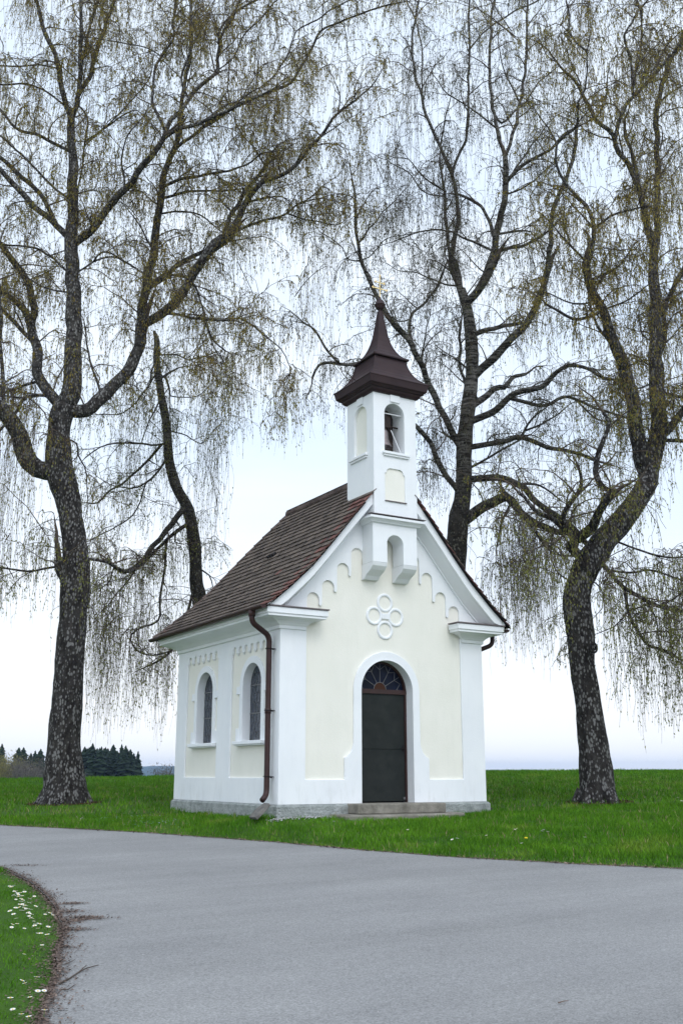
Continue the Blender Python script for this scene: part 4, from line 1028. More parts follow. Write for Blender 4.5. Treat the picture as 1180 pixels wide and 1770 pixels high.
# --- thin birch behind the roof on the left
T2 = [(360,1345,34),(356,1250,30),(350,1150,27),(345,1040,25),(339,1008,23),(336,940,22),(325,882,21),(305,842,19),(292,794,17),(288,736,16),(278,679,14),(271,628,13),(271,590,12),(266,572,5)]
L2 = [
 ('B', [(830,300),(870,275),(905,255)], 16, 9, .2), ('B', [(858,290),(862,350),(866,400)], 14, 9, .2),
 ('B', [(930,960),(905,1010),(850,1080),(770,1170),(700,1260),(630,1292),(580,1265)], 34, 16, -1.6),
 ('B', [(940,1055),(870,1110),(790,1190),(730,1240)], 22, 12, -.8),
 ('B', [(840,630),(770,650),(720,640),(620,632),(510,655),(430,715)], 12, 6, -.8),
 ('B', [(840,650),(740,740),(640,830),(560,870),(500,940),(440,940)], 16, 8, .9),
 ('B', [(842,700),(790,800),(700,860),(600,860)], 14, 6),
 ('B', [(750,860),(690,990),(600,1060),(440,1140)], 8, 5),
 ('B', [(840,1130),(835,1300),(812,1440),(810,1540),(700,1590),(665,1640),(715,1710),(780,1720),(860,1700)], 14, 7, -.8),
 ('B', [(800,260),(750,350),(680,440),(600,490),(500,490)], 10, 5),
 ('B', [(805,400),(775,500),(730,620)], 10, 5),
 ('B', [(828,190),(900,185),(960,215),(1050,190),(1110,170),(1150,240)], 9, 5),
 ('B', [(865,570),(950,600),(1020,640),(1070,600)], 8, 4),
 ('B', [(868,395),(910,405),(1000,400),(1070,350)], 7, 4),
 ('B', [(780,330),(770,290),(800,200)], 10, 7),
 ('B', [(1030,1260),(1065,1310),(1085,1370)], 10, 5),
 ('B', [(880,1080),(890,1140),(940,1150)], 9, 5),
 ('B', [(700,1260),(660,1330),(580,1420),(520,1500)], 9, 4),
 ('B', [(560,1250),(550,1350),(480,1390)], 8, 4),
 ('B', [(1000,1330),(970,1450),(950,1560),(870,1700),(780,1760)], 16, 10, -.8),
]
C2_ = [(150,290,960,1120,1310,900),(290,330,820,980,1130,110),(190,300,620,800,980,220),(340,385,640,900,1000,230),(350,400,930,960,1010,60),(280,300,1090,1130,1290,60)]
birch('thin leaning birch behind the chapel roof with a snapped top', (360,1392), 24.5, T2, L2, LEAF_GREEN, 1.0, .7, 22, dmin=21.8, curtains=C2_, bark=BARK2, shoot_len=.9)

# --- tall birch behind the chapel on the right
T3 = [(772,1392,62),(775,1200,50),(780,1080,44),(784,1000,42),(789,940,38),(792,900,36),(800,850,30),(802,768,28),(809,706,26),(815,655,24),(815,600,23),(808,540,20),(797,500,17)]
L3 = [
 ('D', [(290,200),(272,110),(250,0)], 36, 26, .5), ('E', [(250,1180),(232,1080),(245,1000),(262,900),(255,780),(242,725)], 26, 16, .4),
 ('E', [(242,740),(240,700),(265,630),(300,540),(306,300),(310,180),(308,20)], 14, 7, -.6),
 ('E', [(310,200),(350,150),(400,100),(470,60)], 8, 4),
 ('D', [(300,180),(360,100),(410,0)], 38, 34, -.7), ('E', [(345,1180),(390,1090),(415,980),(440,870),(460,740),(452,640)], 34, 24, -.6),
 ('E', [(452,640),(430,560),(415,480),(400,420),(390,300),(395,180),(400,90)], 18, 8, .4),
 ('E', [(452,640),(485,550),(515,420),(540,230),(545,20)], 16, 9, .8),
 ('E', [(400,470),(440,500),(490,460),(530,420),(600,330),(660,280)], 12, 5),
 ('E', [(500,420),(470,330),(440,250),(430,170)], 9, 4),
 ('E', [(425,530),(370,480),(310,440),(220,380),(160,300)], 9, 4),
 ('E', [(405,980),(375,870),(320,815),(260,795)], 18, 12, .5),
 ('E', [(465,740),(540,665),(640,605),(700,545),(760,510)], 18, 9, -.8),
 ('E', [(460,800),(520,770),(590,720),(640,670)], 9, 5), ('E', [(420,760),(500,680),(560,600),(640,490)], 10, 5),
 ('E', [(425,1020),(520,1000),(600,970),(640,930)], 18, 10, .5), ('E', [(430,965),(520,940),(560,945),(575,970)], 12, 6),
 ('E', [(390,1015),(300,975),(220,940),(100,945),(0,985)], 12, 5),
 ('D', [(250,120),(180,90),(90,50),(20,40)], 9, 4),
 ('E', [(225,1060),(212,900),(205,780),(185,640)], 16, 10, .4),
 ('E', [(230,730),(215,660),(180,580),(135,480),(108,370),(85,280),(78,150),(100,30)], 16, 8, -.7),
 ('E', [(190,590),(210,480),(240,370)], 9, 4), ('E', [(110,380),(118,280),(105,150),(60,20)], 8, 5),
 ('E', [(210,780),(120,720),(60,650),(0,640)], 9, 4), ('E', [(210,800),(120,780),(60,700),(-30,650)], 7, 4),
 ('D', [(345,490),(420,380),(500,300),(570,210),(610,120),(640,0)], 38, 24, -1.3),
 ('E', [(600,1180),(640,1000),(650,850),(700,740),(740,600),(745,500)], 22, 14, -.5),
 ('D', [(340,300),(430,270),(520,255)], 24, 14, .4),
 ('D', [(335,600),(410,530),(450,520),(480,480),(540,465)], 34, 14, .6),
 ('D', [(335,665),(420,610),(490,545),(600,520),(640,480),(690,440),(740,425),(800,445),(860,480),(940,500)], 32, 10, -1.1),
 ('D', [(480,575),(600,590),(680,560),(740,570),(860,620),(960,650)], 18, 9, .8),
 ('D', [(740,575),(820,640),(870,660)], 10, 6),
 ('D', [(325,770),(430,742),(520,720),(620,760),(760,790),(830,820)], 24, 14, -.9),
 ('D', [(520,715),(560,650),(620,600)], 12, 6), ('D', [(540,710),(640,650),(700,600)], 10, 6),
 ('D', [(320,855),(400,800),(480,750),(530,725)], 12, 7),
 ('D', [(320,900),(420,890),(520,920),(590,990),(700,1070),(780,1150)], 30, 22, -1.3),
 ('D', [(500,910),(600,920),(680,980)], 12, 6),
 ('D', [(300,1090),(340,1020),(400,990),(460,965),(500,1010),(560,1060),(640,1100),(720,1110)], 50, 20, -1.0),
 ('D', [(460,970),(440,930)], 26, 14, .1), ('D', [(480,1000),(440,1080),(420,1170)], 12, 6, -.4), ('D', [(500,1020),(580,1110),(650,1180)], 14, 8, -.6),
 ('D', [(262,775),(240,700),(210,640),(150,520),(110,420),(70,340),(0,260)], 30, 24, -.9),
 ('P', [(680,560),(660,530),(637,482),(622,440),(614,390),(614,340),(610,315)], 9, 4, -.4),
 ('C', [(795,1230),(870,1140),(960,1040),(1045,945)], 9, 5), ('C', [(800,1345),(750,1320),(690,1240),(600,1180)], 8, 4),
 ('C', [(790,1340),(850,1310),(900,1250),(940,1215),(1090,1190)], 7, 4),
 ('D', [(95,375),(65,240),(130,170),(190,80),(220,0)], 14, 9, .9), ('E', [(215,1080),(180,1170)], 10, 8, .3),
 ('D', [(110,420),(130,350),(190,290)], 8, 4), ('D', [(120,430),(130,300),(150,200)], 7, 4),
 ('D', [(55,320),(10,240),(-40,150)], 6, 4), ('D', [(70,240),(20,250),(-30,210)], 7, 4),
 ('D', [(225,950),(190,840),(150,740),(95,680),(20,600),(-70,450)], 26, 12, -.9),
 ('P', [(652,640),(630,628),(600,632),(572,627),(552,632),(540,652)], 8, 4, -.3), ('P', [(580,628),(560,600),(545,570),(520,555)], 5, 3),
 ('D', [(285,540),(272,440),(270,340),(272,270)], 14, 12, .6),
 ('D', [(245,760),(200,700),(190,660)], 12, 6), ('D', [(330,480),(280,420),(200,370)], 9, 5),
]
C3_ = [(845,945,880,1000,1190,420),(850,960,960,1040,1150,90),(720,765,700,850,950,220),(560,640,650,720,840,120),(600,740,90,330,480,260),(640,720,300,420,520,130),(730,800,230,400,560,150)]
birch('tall many stemmed birch behind the right side of the gable', (772,1400), 24.0, T3, L3, LEAF_GREY, .95, .55, 23, dmin=21.2, curtains=C3_, bark=BARK2, shoot_len=.95, flecks=LEAF_GREY)

# --- right foreground birch
T4 = [(1035,1397,84),(1034,1384,64),(1031,1350,58),(1026,1300,51),(1020,1250,48),(1014,1200,43),(1006,1150,43),(1004,1110,46),(1000,1070,48),(997,1035,47),(1002,1005,44),(1010,985,44)]
L4 = [
 ('P', [(1008,990),(1022,962),(1048,932),(1075,898),(1100,868),(1118,835),(1122,810)], 48, 36, .3),
 ('P', [(1120,825),(1128,790),(1136,745),(1136,680),(1133,600),(1132,520),(1130,450)], 34, 20, .4),
 ('E', [(1065,1080),(1060,1020),(1030,900),(1010,800),(970,700),(920,620),(890,550),(820,480),(770,370),(700,290),(650,230)], 40, 10, -.8),
 ('E', [(1062,1040),(1075,900),(1078,750),(1070,560),(1080,400),(1110,290),(1150,200)], 34, 16, .8),
 ('E', [(1000,780),(980,650),(945,550),(940,480)], 24, 12, .4),
 ('E', [(900,570),(915,490),(950,420),(975,390),(1040,330),(1110,250)], 20, 10, -.5),
 ('E', [(970,390),(965,250),(942,140),(970,90),(1010,30)], 14, 7), ('E', [(985,370),(1000,230),(1015,90),(995,20)], 10, 7),
 ('P', [(1116,825),(1108,790),(1100,745),(1092,690),(1078,632),(1057,586),(1040,535),(1019,484),(1012,450)], 30, 14, -1.0),
 ('E', [(790,1100),(805,1020),(815,960),(800,870),(760,810),(700,740),(655,650),(665,590),(640,540),(610,500)], 22, 7, -.6),
 ('E', [(785,1080),(720,1000),(660,930),(600,870)], 12, 5), ('E', [(820,940),(880,880),(960,858),(1060,840)], 12, 7),
 ('E', [(825,1150),(900,1100),(970,1020)], 14, 6), ('E', [(665,590),(700,550),(745,510),(750,420),(780,360),(790,210),(800,120)], 12, 5),
 ('E', [(780,205),(725,140),(710,10)], 9, 5), ('E', [(820,480),(860,420),(870,300)], 9, 5),
 ('D', [(1100,440),(1105,300),(1100,210),(1130,130),(1165,60)], 26, 20, .8), ('D', [(1100,200),(1150,150),(1190,120)], 10, 6),
 ('D', [(890,345),(830,270),(800,170),(798,110)], 16, 8), ('D', [(840,200),(760,240),(680,215),(620,185)], 16, 10, -.5),
 ('D', [(800,170),(730,175),(640,140),(560,120)], 8, 4),
 ('D', [(800,40),(830,95),(880,50),(950,0)], 14, 6),
 ('D', [(1095,720),(1130,680),(1180,610)], 34, 26, -.6), ('D', [(1100,740),(1160,735),(1220,740)], 18, 14, -.4), ('D', [(1110,545),(1160,555),(1220,540)], 16, 12, .5),
 ('D', [(1060,400),(1000,410),(940,440)], 9, 5), ('D', [(1060,480),(1000,520),(930,510)], 9, 5), ('D', [(1060,640),(1000,650),(950,640)], 9, 5),
 ('D', [(1060,330),(1010,300),(1000,200)], 9, 5), ('D', [(900,160),(980,150),(1040,100)], 9, 5),
 ('F', [(640,350),(600,280),(625,230),(590,190),(560,150),(580,90),(620,50)], 56, 18, -.7),
 ('F', [(660,290),(640,240),(590,200),(520,150),(430,90),(340,0)], 36, 16, -.5),
 ('F', [(700,240),(730,170),(745,110),(775,60),(810,20)], 58, 34, -.9),
 ('D', [(840,1080),(850,1010),(870,960),(885,945),(860,930),(825,860),(840,780),(865,720),(880,660),(850,620)], 34, 14, -.5),
 ('D', [(870,1010),(870,960),(885,940)], 20, 14, .2),
 ('D', [(720,1080),(690,1050),(710,1000),(770,920),(765,870),(745,830)], 22, 10, .4),
 ('F', [(620,350),(530,320),(450,250),(390,160),(300,60)], 12, 6), ('F', [(590,470),(530,400),(510,320),(500,270)], 9, 5),
 ('F', [(740,365),(800,400),(880,490),(950,540),(1050,590),(1180,610)], 22, 14, -1.0),
 ('F', [(885,495),(892,570),(915,650),(960,720),(1000,785),(1060,805),(1180,858)], 18, 9, .6),
 ('F', [(1010,570),(1050,680),(1065,800)], 10, 6), ('F', [(830,255),(940,290),(1050,330),(1180,340)], 12, 7), ('F', [(810,400),(930,410),(1010,400),(1180,445)], 12, 6),
 ('F', [(1050,590),(1130,550),(1185,510)], 10, 7), ('F', [(715,450),(760,490),(770,600),(740,640)], 8, 4), ('F', [(900,630),(830,690),(740,720)], 8, 4),
]
C4_ = [(1060,1200,960,1100,1310,480),(1120,1230,860,1000,1200,140),(1050,1100,900,980,1130,80),(850,960,880,990,1170,220),(940,1000,900,1000,1130,80),(1130,1200,480,640,820,120),
       (930,1020,-40,60,220,240),(1050,1190,40,160,330,420),(1080,1200,230,340,500,360),(980,1070,330,420,520,150),(700,900,-60,20,160,120)]
birch('big birch on the right whose leaning trunk bends under a heavy fork', (1035,1392), 19.0, T4, L4, LEAF_OLIVE, 1.0, 1.15, 24, dmin=16.5, dmax=25, curtains=C4_, shoot_len=1.0)
kp = at(1026, 1120, 18.62); h = MB()
h.tube([tuple(kp+_R*.055*math.cos(a)+_UP*.085*math.sin(a)) for a in np.linspace(0, 2*PI, 16, endpoint=False)], .022, 6, closed=True)
h.tube([tuple(kp+_FW*.02), tuple(kp+_FW*.12)], .05, 10)
kt = [o for o in bpy.data.objects if o.name.startswith('birch_tree') and 'bends' in o.get('label', '')][0]; h.build('knot_hole', BARK, kt.children[0], smooth=True)

# ------------------------------------------------------------------ grass
GRASS = mat('grass_blade', (.042,.135,.006), (.100,.230,.014), 1.1, .85, spec=.08, island=.42, lo=.32, hi=.68, c3=(.125,.215,.022), vor=(.9, .62))
DRY = mat('dry_grass', (.20,.16,.08), (.30,.24,.13), 3, .8, island=.3)
def in_chapel(X, Y):
    wx, wy = lat(X, Y); c = np.abs(wx-2) < 2.03; r = c & (wy > -.04) & (wy < 4.3); s = (wx > .9) & (wx < 3.2) & (wy > -.66) & (wy < 0)
    apse = (wy >= 4.2) & (wy < 5.4) & (np.abs(wx-2) < 2.03-(wy-4.2).clip(0, None))
    return r | s | apse
def grass_field(name, X, Y, hgt, wid, rng, m, label=None):
    sd_ = road_sd(X, Y); k = (sd_ > .0) & ~in_chapel(X, Y)
    for bx_, by_, br in ((110,21.0,.44),(1035,19.0,.34)):
        t = at(bx_, 1392, by_); tx, ty = to_lat(t[0], t[1]); dd_ = np.hypot(X-tx, Y-ty); k &= ~((dd_ < br) | ((dd_ < br*1.9) & (rng.random(len(X)) < .55)))
    wx, wy = lat(X, Y); k &= ~((wy < -.04) & (wy > -.19) & (wx > -.25) & (wx < .95) & (rng.random(len(X)) < .85))
    X, Y, hgt, wid, sd_ = X[k], Y[k], hgt[k], wid[k], sd_[k]
    z = gz(X, Y, sd_); x, y = lat(X, Y); n = len(X)
    hgt = hgt*np.clip(.6+sd_*1.8, .5, 1)
    a = rng.uniform(0, 2*PI, n); b = rng.uniform(0, 2*PI, n); lean = hgt*rng.uniform(.1, .8, n)
    p = np.stack([x, y, z-.01], 1); s = np.stack([np.cos(a), np.sin(a), 0*a], 1)*wid[:, None]/2; l = np.stack([np.cos(b), np.sin(b), 0*b], 1)*lean[:, None]
    up = np.array([0, 0, 1.])
    V = np.stack([p-s, p+s, p+l*.3+up*hgt[:, None]*.55+s*.75, p+l*.3+up*hgt[:, None]*.55-s*.75, p+l+up*hgt[:, None]*.98], 1).reshape(-1, 3)
    i = np.arange(n)*5
    return tag(np_mesh(name, V, quads=np.stack([i, i+1, i+2, i+3], 1), tris=np.stack([i+3, i+2, i+4], 1), m=m), label, 'grass' if label else None, kind='stuff')
g = np.random.default_rng(5); NES = sorted(NE, key=lambda p: p[1])
def sample(n, x0, x1, y0, y1, power=1.0):
    Y = y0+(y1-y0)*g.random(n)**power; X = g.uniform(x0, x1, n); return X, Y
def frustum(n, y0, y1, power, margin=1.12):
    Y = y0+(y1-y0)*g.random(n)**power; X = g.uniform(-1, 1, n)*(590/F_PX*Y*margin+.3); return X, Y
def tuft(X, Y):
    """patchy height"""
    return np.array([.75+.55*mnoise.noise(Vector((x*1.3, y*1.3, 0)))+.35*mnoise.noise(Vector((x*4, y*4, 2))) for x, y in zip(X, Y)]).clip(.35, 1.6)
X, Y = frustum(150000, 11.3, 18.5, .85); grass_field('verge_grass', X, Y, .085*tuft(X, Y)*g.uniform(.6, 1.3, len(X)), g.uniform(.006, .011, len(X)), g, GRASS, 'short lush green grass between the road and the chapel')
X, Y = frustum(150000, 18.0, 40, .8); grass_field('meadow_grass', X, Y, .10*tuft(X, Y)*g.uniform(.6, 1.35, len(X)), g.uniform(.009, .018, len(X)), g, GRASS, 'taller green meadow grass rising to the skyline behind the chapel')
n = 60000; Y = 4.6+8.5*g.random(n)**1.2; X = np.interp(Y, [p[1] for p in NEAR_EDGE[1:-3]], [p[0] for p in NEAR_EDGE[1:-3]])-g.random(n)*2.6-.02
grass_field('bank_grass', X, Y, .042*tuft(X, Y)*g.uniform(.6, 1.3, n), g.uniform(.0035, .0065, n), g, GRASS, 'short daisy strewn grass on the near left bank of the road')
X, Y = frustum(9000, 11.5, 32, .8); grass_field('old_grass', X, Y, .085*g.uniform(.5, 1.4, len(X)), g.uniform(.006, .012, len(X)), g, DRY, 'pale dead blades scattered through the green grass')
# a band of dry stems and clods along the far edge of the road
n = 16000; t = g.random(n); fe = np.array(FAR_EDGE[3:15]); L = np.concatenate([[0], np.cumsum(np.hypot(*np.diff(fe, axis=0).T))]); u = t*L[-1]
X = np.interp(u, L, fe[:, 0]); Y = np.interp(u, L, fe[:, 1])+g.exponential(.08, n)-.01; grass_field('dry_grass', X, Y, g.uniform(.015, .05, n), g.uniform(.006, .013, n), g, DRY, 'thin line of dry stems along the far road edge')
# litter: soil crumbs and dead leaves
def flakes(name, X, Y, smin, smax, m, label, cat, zoff=.006):
    n = len(X); sd_ = road_sd(X, Y); z = np.where(sd_ < 0, road_z(X, Y), gz(X, Y, sd_))+zoff; x, y = lat(X, Y)
    a = g.uniform(0, 2*PI, n); s = g.uniform(smin, smax, n)[:, None]; e = g.uniform(.3, .9, n)[:, None]
    u = np.stack([np.cos(a), np.sin(a), g.normal(0, .25, n)], 1)*s; v = np.stack([-np.sin(a), np.cos(a), g.normal(0, .25, n)], 1)*s*e; p = np.stack([x, y, z+s[:, 0]*.25], 1)
    V = np.stack([p-u, p-v, p+u, p+v], 1).reshape(-1, 3)
    return tag(np_mesh(name, V, quads=np.arange(n*4).reshape(-1, 4), m=m), label, cat, kind='stuff')
SOIL = mat('dead_leaf', (.075,.050,.040), (.19,.14,.115), 20, .95, island=.5)
n = 6500; yy = 4.6+7.6*g.random(n)**1.15; ex = np.interp(yy, [p[1] for p in NEAR_EDGE[1:-3]], [p[0] for p in NEAR_EDGE[1:-3]])
wband = .075+.05*np.array([mnoise.noise(Vector((0, v*2.1, 4))) for v in yy]); off = g.normal(-.01, 1, n)*wband
yy2 = 4.6+8.2*g.random(9000)**1.1; ex2 = np.interp(yy2, [p[1] for p in NES], [p[0] for p in NES])
yy = np.concatenate([yy, yy2]); off = np.concatenate([off, g.normal(.0, .020, 9000)]); ex = np.concatenate([ex, ex2])
flakes('leaf_litter', ex+off, yy, .003, .012, SOIL, 'brown strip of soil and dead leaves along the near left road edge', 'leaf litter')
X, Y = [], []
for (px, py, lx, ly, cnt) in ((150,1588,.16,.035,700),(125,1563,.10,.02,350),(118,1577,.12,.04,400),(130,1592,.10,.05,400),(128,1608,.13,.025,380),(45,1497,.20,.03,260),(112,1640,.08,.03,150)):
    d = _F+_R*(px-590)/F_PX-_U*(py-885)/F_PX; Yc = d @ _FW; t = (-.361-CAM[2])/(d[2]-.0322*Yc); v = d*t
    X += list(v @ _R+g.normal(0, lx*.6, cnt)); Y += list(v @ _FW+g.normal(0, ly*1.6, cnt))
flakes('blown_litter', np.array(X), np.array(Y), .003, .011, SOIL, 'streaks of brown litter blown onto the asphalt by the left bank', 'leaf litter')
n = 7000; u = g.random(n)*L[-1]; flakes('edge_soil', np.interp(u, L, fe[:, 0]), np.interp(u, L, fe[:, 1])+g.normal(.01, .06, n), .006, .022, SOIL, 'crumbs of soil along the far road edge', 'soil')
X, Y = [], []
for bx_, by_, br in ((110,21.0,.75),(1035,19.0,.6)):
    t = at(bx_, 1392, by_); tx, ty = to_lat(t[0], t[1]); a = g.uniform(0, 2*PI, 2600); r = br*np.sqrt(g.random(2600)); X += list(tx+r*np.cos(a)); Y += list(ty+r*np.sin(a))
flakes('bark_litter', np.array(X), np.array(Y), .008, .028, mat('rotten_bark', (.045,.020,.010), (.10,.045,.02), 9, .95, island=.4), 'reddish bark crumbs round the feet of the two front birches', 'bark litter', .012)
n = 700; flakes('road_grit', g.uniform(-1.6, 3.5, n), g.uniform(4.8, 13, n), .002, .007, mat('grit', (.08,.07,.07), (.45,.43,.42), 60, .9, island=.5), 'scattered grit on the asphalt', 'grit')

# twigs lying on the road
def ground_pt(px, py):
    d = _F+_R*(px-590)/F_PX-_U*(py-885)/F_PX; Yc = d @ _FW; t = (-.361-CAM[2])/(d[2]-.0322*Yc); return CAM+d*t
TWL = [([(102,1704),(120,1694),(135,1684),(150,1678),(170,1671)], .006, 'longest dark forked twig lying on the asphalt by the left bank'),
       ([(105,1716),(118,1713),(130,1707)], .004, 'short dark twig just below the long forked twig'),
       ([(112,1669),(122,1667),(130,1662)], .0035, 'tiny dark twig above the long forked twig'),
       ([(965,1738),(974,1736),(982,1733)], .004, 'reddish twig at the lower right of the road')]
for pts, r, lab in TWL:
    h = MB(); P3 = [ground_pt(*p)+np.array([0, 0, .006+random.uniform(0, .008)]) for p in pts]
    h.tube(P3, list(np.linspace(r, r*.4, len(P3))), 6)
    if len(P3) > 3: h.tube([P3[2], P3[2]+(P3[3]-P3[2])*.7+_FW*.05+np.array([0, 0, .015])], [r*.6, r*.3], 5)
    tag(h.build('fallen_twig', SOIL if '965' in str(pts) else TWIG, origin=P3[0]), lab, 'twig', 'twigs fallen on the road')

# daisies
PET = mat('daisy_petal', (.78,.78,.78), rough=.7); YEL = mat('daisy_centre', (.65,.42,.03), rough=.8); STEM = mat('daisy_stem', (.06,.13,.02), rough=.7)
def daisy_proto(loc, size):
    r = empty('daisy', loc, 'white daisy', 'flower', 'daisies in the near bank grass')
    o = loc; h = MB(); h.tube([(o[0], o[1], o[2]-.01), (o[0]+.003, o[1], o[2]+.028), (o[0], o[1], o[2]+.052)], .0016, 5); h.build('stem', STEM, r)
    h = MB()
    for k in range(15):
        a = 2*PI*k/15; c, s_ = math.cos(a), math.sin(a); w = .0028
        p = lambda rr_, ww, zz_: (o[0]+c*rr_-s_*ww, o[1]+s_*rr_+c*ww, o[2]+.052+zz_)
        h.add([p(.003, -w*.6, 0), p(.011, -w, .0015), p(.017, 0, .003), p(.011, w, .0015), p(.003, w*.6, 0), p(.003, -w*.6, -.001), p(.011, -w, .0005), p(.017, 0, .002), p(.011, w, .0005), p(.003, w*.6, -.001)],
              [(0,1,2,3,4), (9,8,7,6,5), (0,5,6,1), (1,6,7,2), (2,7,8,3), (3,8,9,4)])
    h.build('petals', PET, r); h = MB(); h.lathe([(.0,.050),(.0055,.051),(.005,.055),(.0,.057)], (o[0], o[1], o[2]), 8); h.build('flower_centre', YEL, r)
    return r
DP = [(20,1580),(26,1573),(32,1569),(38,1571),(44,1566),(25,1584),(36,1578),(30,1590),(47,1563),(58,1567),(39,1549),(22,1552),(19,1536),(24,1531),(29,1545),(33,1553),(27,1556),(37,1545),(42,1543),(48,1556),(53,1571),(50,1583),(60,1600),(66,1603),(64,1612),(70,1613),(73,1629),(81,1602),(83,1614),(41,1604),(77,1578),(83,1578),(90,1578),(59,1548),(39,1647),(16,1534),(53,1587),(40,1568),(27,1549),(64,1602),(51,1583),(38,1564),(25,1545),(62,1598),(49,1579),(36,1560),(23,1541),(60,1594),(47,1575),(34,1556),(21,1537),(58,1590),(45,1571),(32,1552),(19,1605),(56,1586),(43,1567),(30,1548),(17,1601),(54,1582),(41,1563),(28,1544),(65,1597),(52,1578),(39,1559),(33,1693),(46,1696),(61,1689),(75,1707),(64,1711),(54,1716),(24,1741),(37,1748),(52,1751),(75,1745),(18,1723),(28,1601),(34,1562),(46,1574)]
def on_bank(px, py):
    d = _F+_R*(px-590)/F_PX-_U*(py-885)/F_PX; t = (-.361+.05-CAM[2])/(d[2]-.0322*(d @ _FW)); v = d*t; X, Y = float(v @ _R), float(v @ _FW)
    x, y = lat(X, Y); return (x, y, gz1(X, Y))
zones = lambda x, y: ('in the dense upper patch of the bank' if y < 1592 and x < 56 else 'near the kerb of the bank beside the brown litter' if x > 70 else 'in the lower clump at the foot of the picture' if y > 1680 else 'alone in the middle of the bank')
proto = None
def place_daisy(px, py, k, label, group=None, on=on_bank):
    global proto
    loc = on(px, py)
    if proto is None: proto = daisy_proto((0, 0, 0), 1); r = proto
    else:
        r = proto.copy(); COL.objects.link(r)
        for ch in proto.children: c = ch.copy(); COL.objects.link(c); c.parent = r
    r.location = tuple(np.array(loc)*S); r.scale = (k, k, k*random.uniform(.9, 1.1)); r.rotation_euler = (random.uniform(-.35, .35), random.uniform(-.35, .1), random.uniform(0, 6))
    r['label'] = label
    if group: r['group'] = group
    return r
for i, (x, y) in enumerate(DP):
    place_daisy(x, y, random.uniform(.75, 1.1), 'small white daisy ' + zones(x, y))
def on_verge(px, py):
    d = _F+_R*(px-590)/F_PX-_U*(py-885)/F_PX; d = d/(d @ _FW)
    for Y in np.arange(10.5, 32, .1):
        p = CAM+d*Y; X_, Y_ = to_lat(p[0], p[1])
        if p[2] < gz1(float(X_), float(Y_))+.05: break
    return (p[0], p[1], gz1(float(X_), float(Y_)))
for (x, y) in [(887,1435),(894,1434),(935,1438),(940,1437),(946,1439),(783,1453),(788,1454),(903,1459),(1172,1381),(577,1423),(1176,1386),(842,1445),(1010,1450),(705,1436)]:
    place_daisy(x, y, random.uniform(.9, 1.3), 'tiny white daisy in the verge between the road and the chapel front', 'daisies in the far verge', on_verge)
# dandelion
loc = on_verge(909, 1453); dn = empty('dandelion', loc, 'single yellow dandelion in the verge right of the chapel', 'flower')
h = MB(); h.tube([(loc[0], loc[1], loc[2]-.01), (loc[0], loc[1], loc[2]+.07)], .003, 5); h.build('stem', STEM, dn)
h = MB(); h.lathe([(.0,.066),(.018,.07),(.024,.08),(.012,.088),(.0,.09)], loc, 12); h.build('flower_head', mat('dandelion_yellow', (.75,.55,.02), rough=.7), dn)
# speedwell patches: pale blue specks
X, Y = [], []
for (px, py, sx, cnt) in ((270,1422,.28,120),(205,1414,.4,90),(300,1426,.2,30)):
    l = on_verge(px, py); a, b = to_lat(l[0], l[1]); X += list(a+g.normal(0, sx, cnt)); Y += list(b+g.normal(0, .22, cnt))
X, Y = np.array(X), np.array(Y); k = (road_sd(X, Y) > .15) & ~in_chapel(X, Y)
flakes('speedwell', X[k], Y[k], .005, .011, mat('pale_blue_petal', (.32,.42,.50), rough=.8), 'patch of tiny pale blue flowers in the verge left of the chapel', 'wildflowers', .055)

# ------------------------------------------------------------------ far things
def far_pt(px, Y): X = (px-590)/F_PX*Y; x, y = lat(X, Y); return (x, y, gz1(X, Y))
NEEDLE = mat('spruce_needles', (.006,.016,.008), (.018,.036,.016), .6, .9, island=.3); FTR = mat('far_trunk', (.05,.04,.035), rough=.9)
def spruce_proto(seed):
    r = empty('spruce_tree', (0, 0, 0), 'dark spruce', 'tree', 'dark spruces in the far wood'); rn = random.Random(seed); H = 1.0
    rw = [.27, .36, .31][seed % 3]
    h = MB(); h.tube([(0, 0, 0), (0, 0, .5), (0, 0, 1.0)], [.016, .011, .002], 6); h.build('trunk', FTR, r)
    V, T = [], []
    for k in range(70):
        t = k/70; z = .06+.94*t; R_ = rw*(1-t)**.75*(1+.38*rn.uniform(-1, 1))+.008
        for j in range(9):
            a = rn.uniform(0, 2*PI); rr_ = R_*rn.uniform(.6, 1.15); c, s_ = math.cos(a), math.sin(a); w = rr_*.32; b = len(V)
            w *= 1.25; V += [(0, 0, z+.012), (c*rr_*.6-s_*w, s_*rr_*.6+c*w, z-.012-rr_*.18), (c*rr_, s_*rr_, z-.015-rr_*.30), (c*rr_*.6+s_*w, s_*rr_*.6-c*w, z-.012-rr_*.18), (c*rr_*.5, s_*rr_*.5, z-.06-rr_*.3)]
            T += [(b, b+1, b+2), (b, b+2, b+3), (b, b+1, b+4), (b, b+4, b+3)]
    np_mesh('crown', np.array(V), tris=np.array(T), m=NEEDLE, parent=r); return r
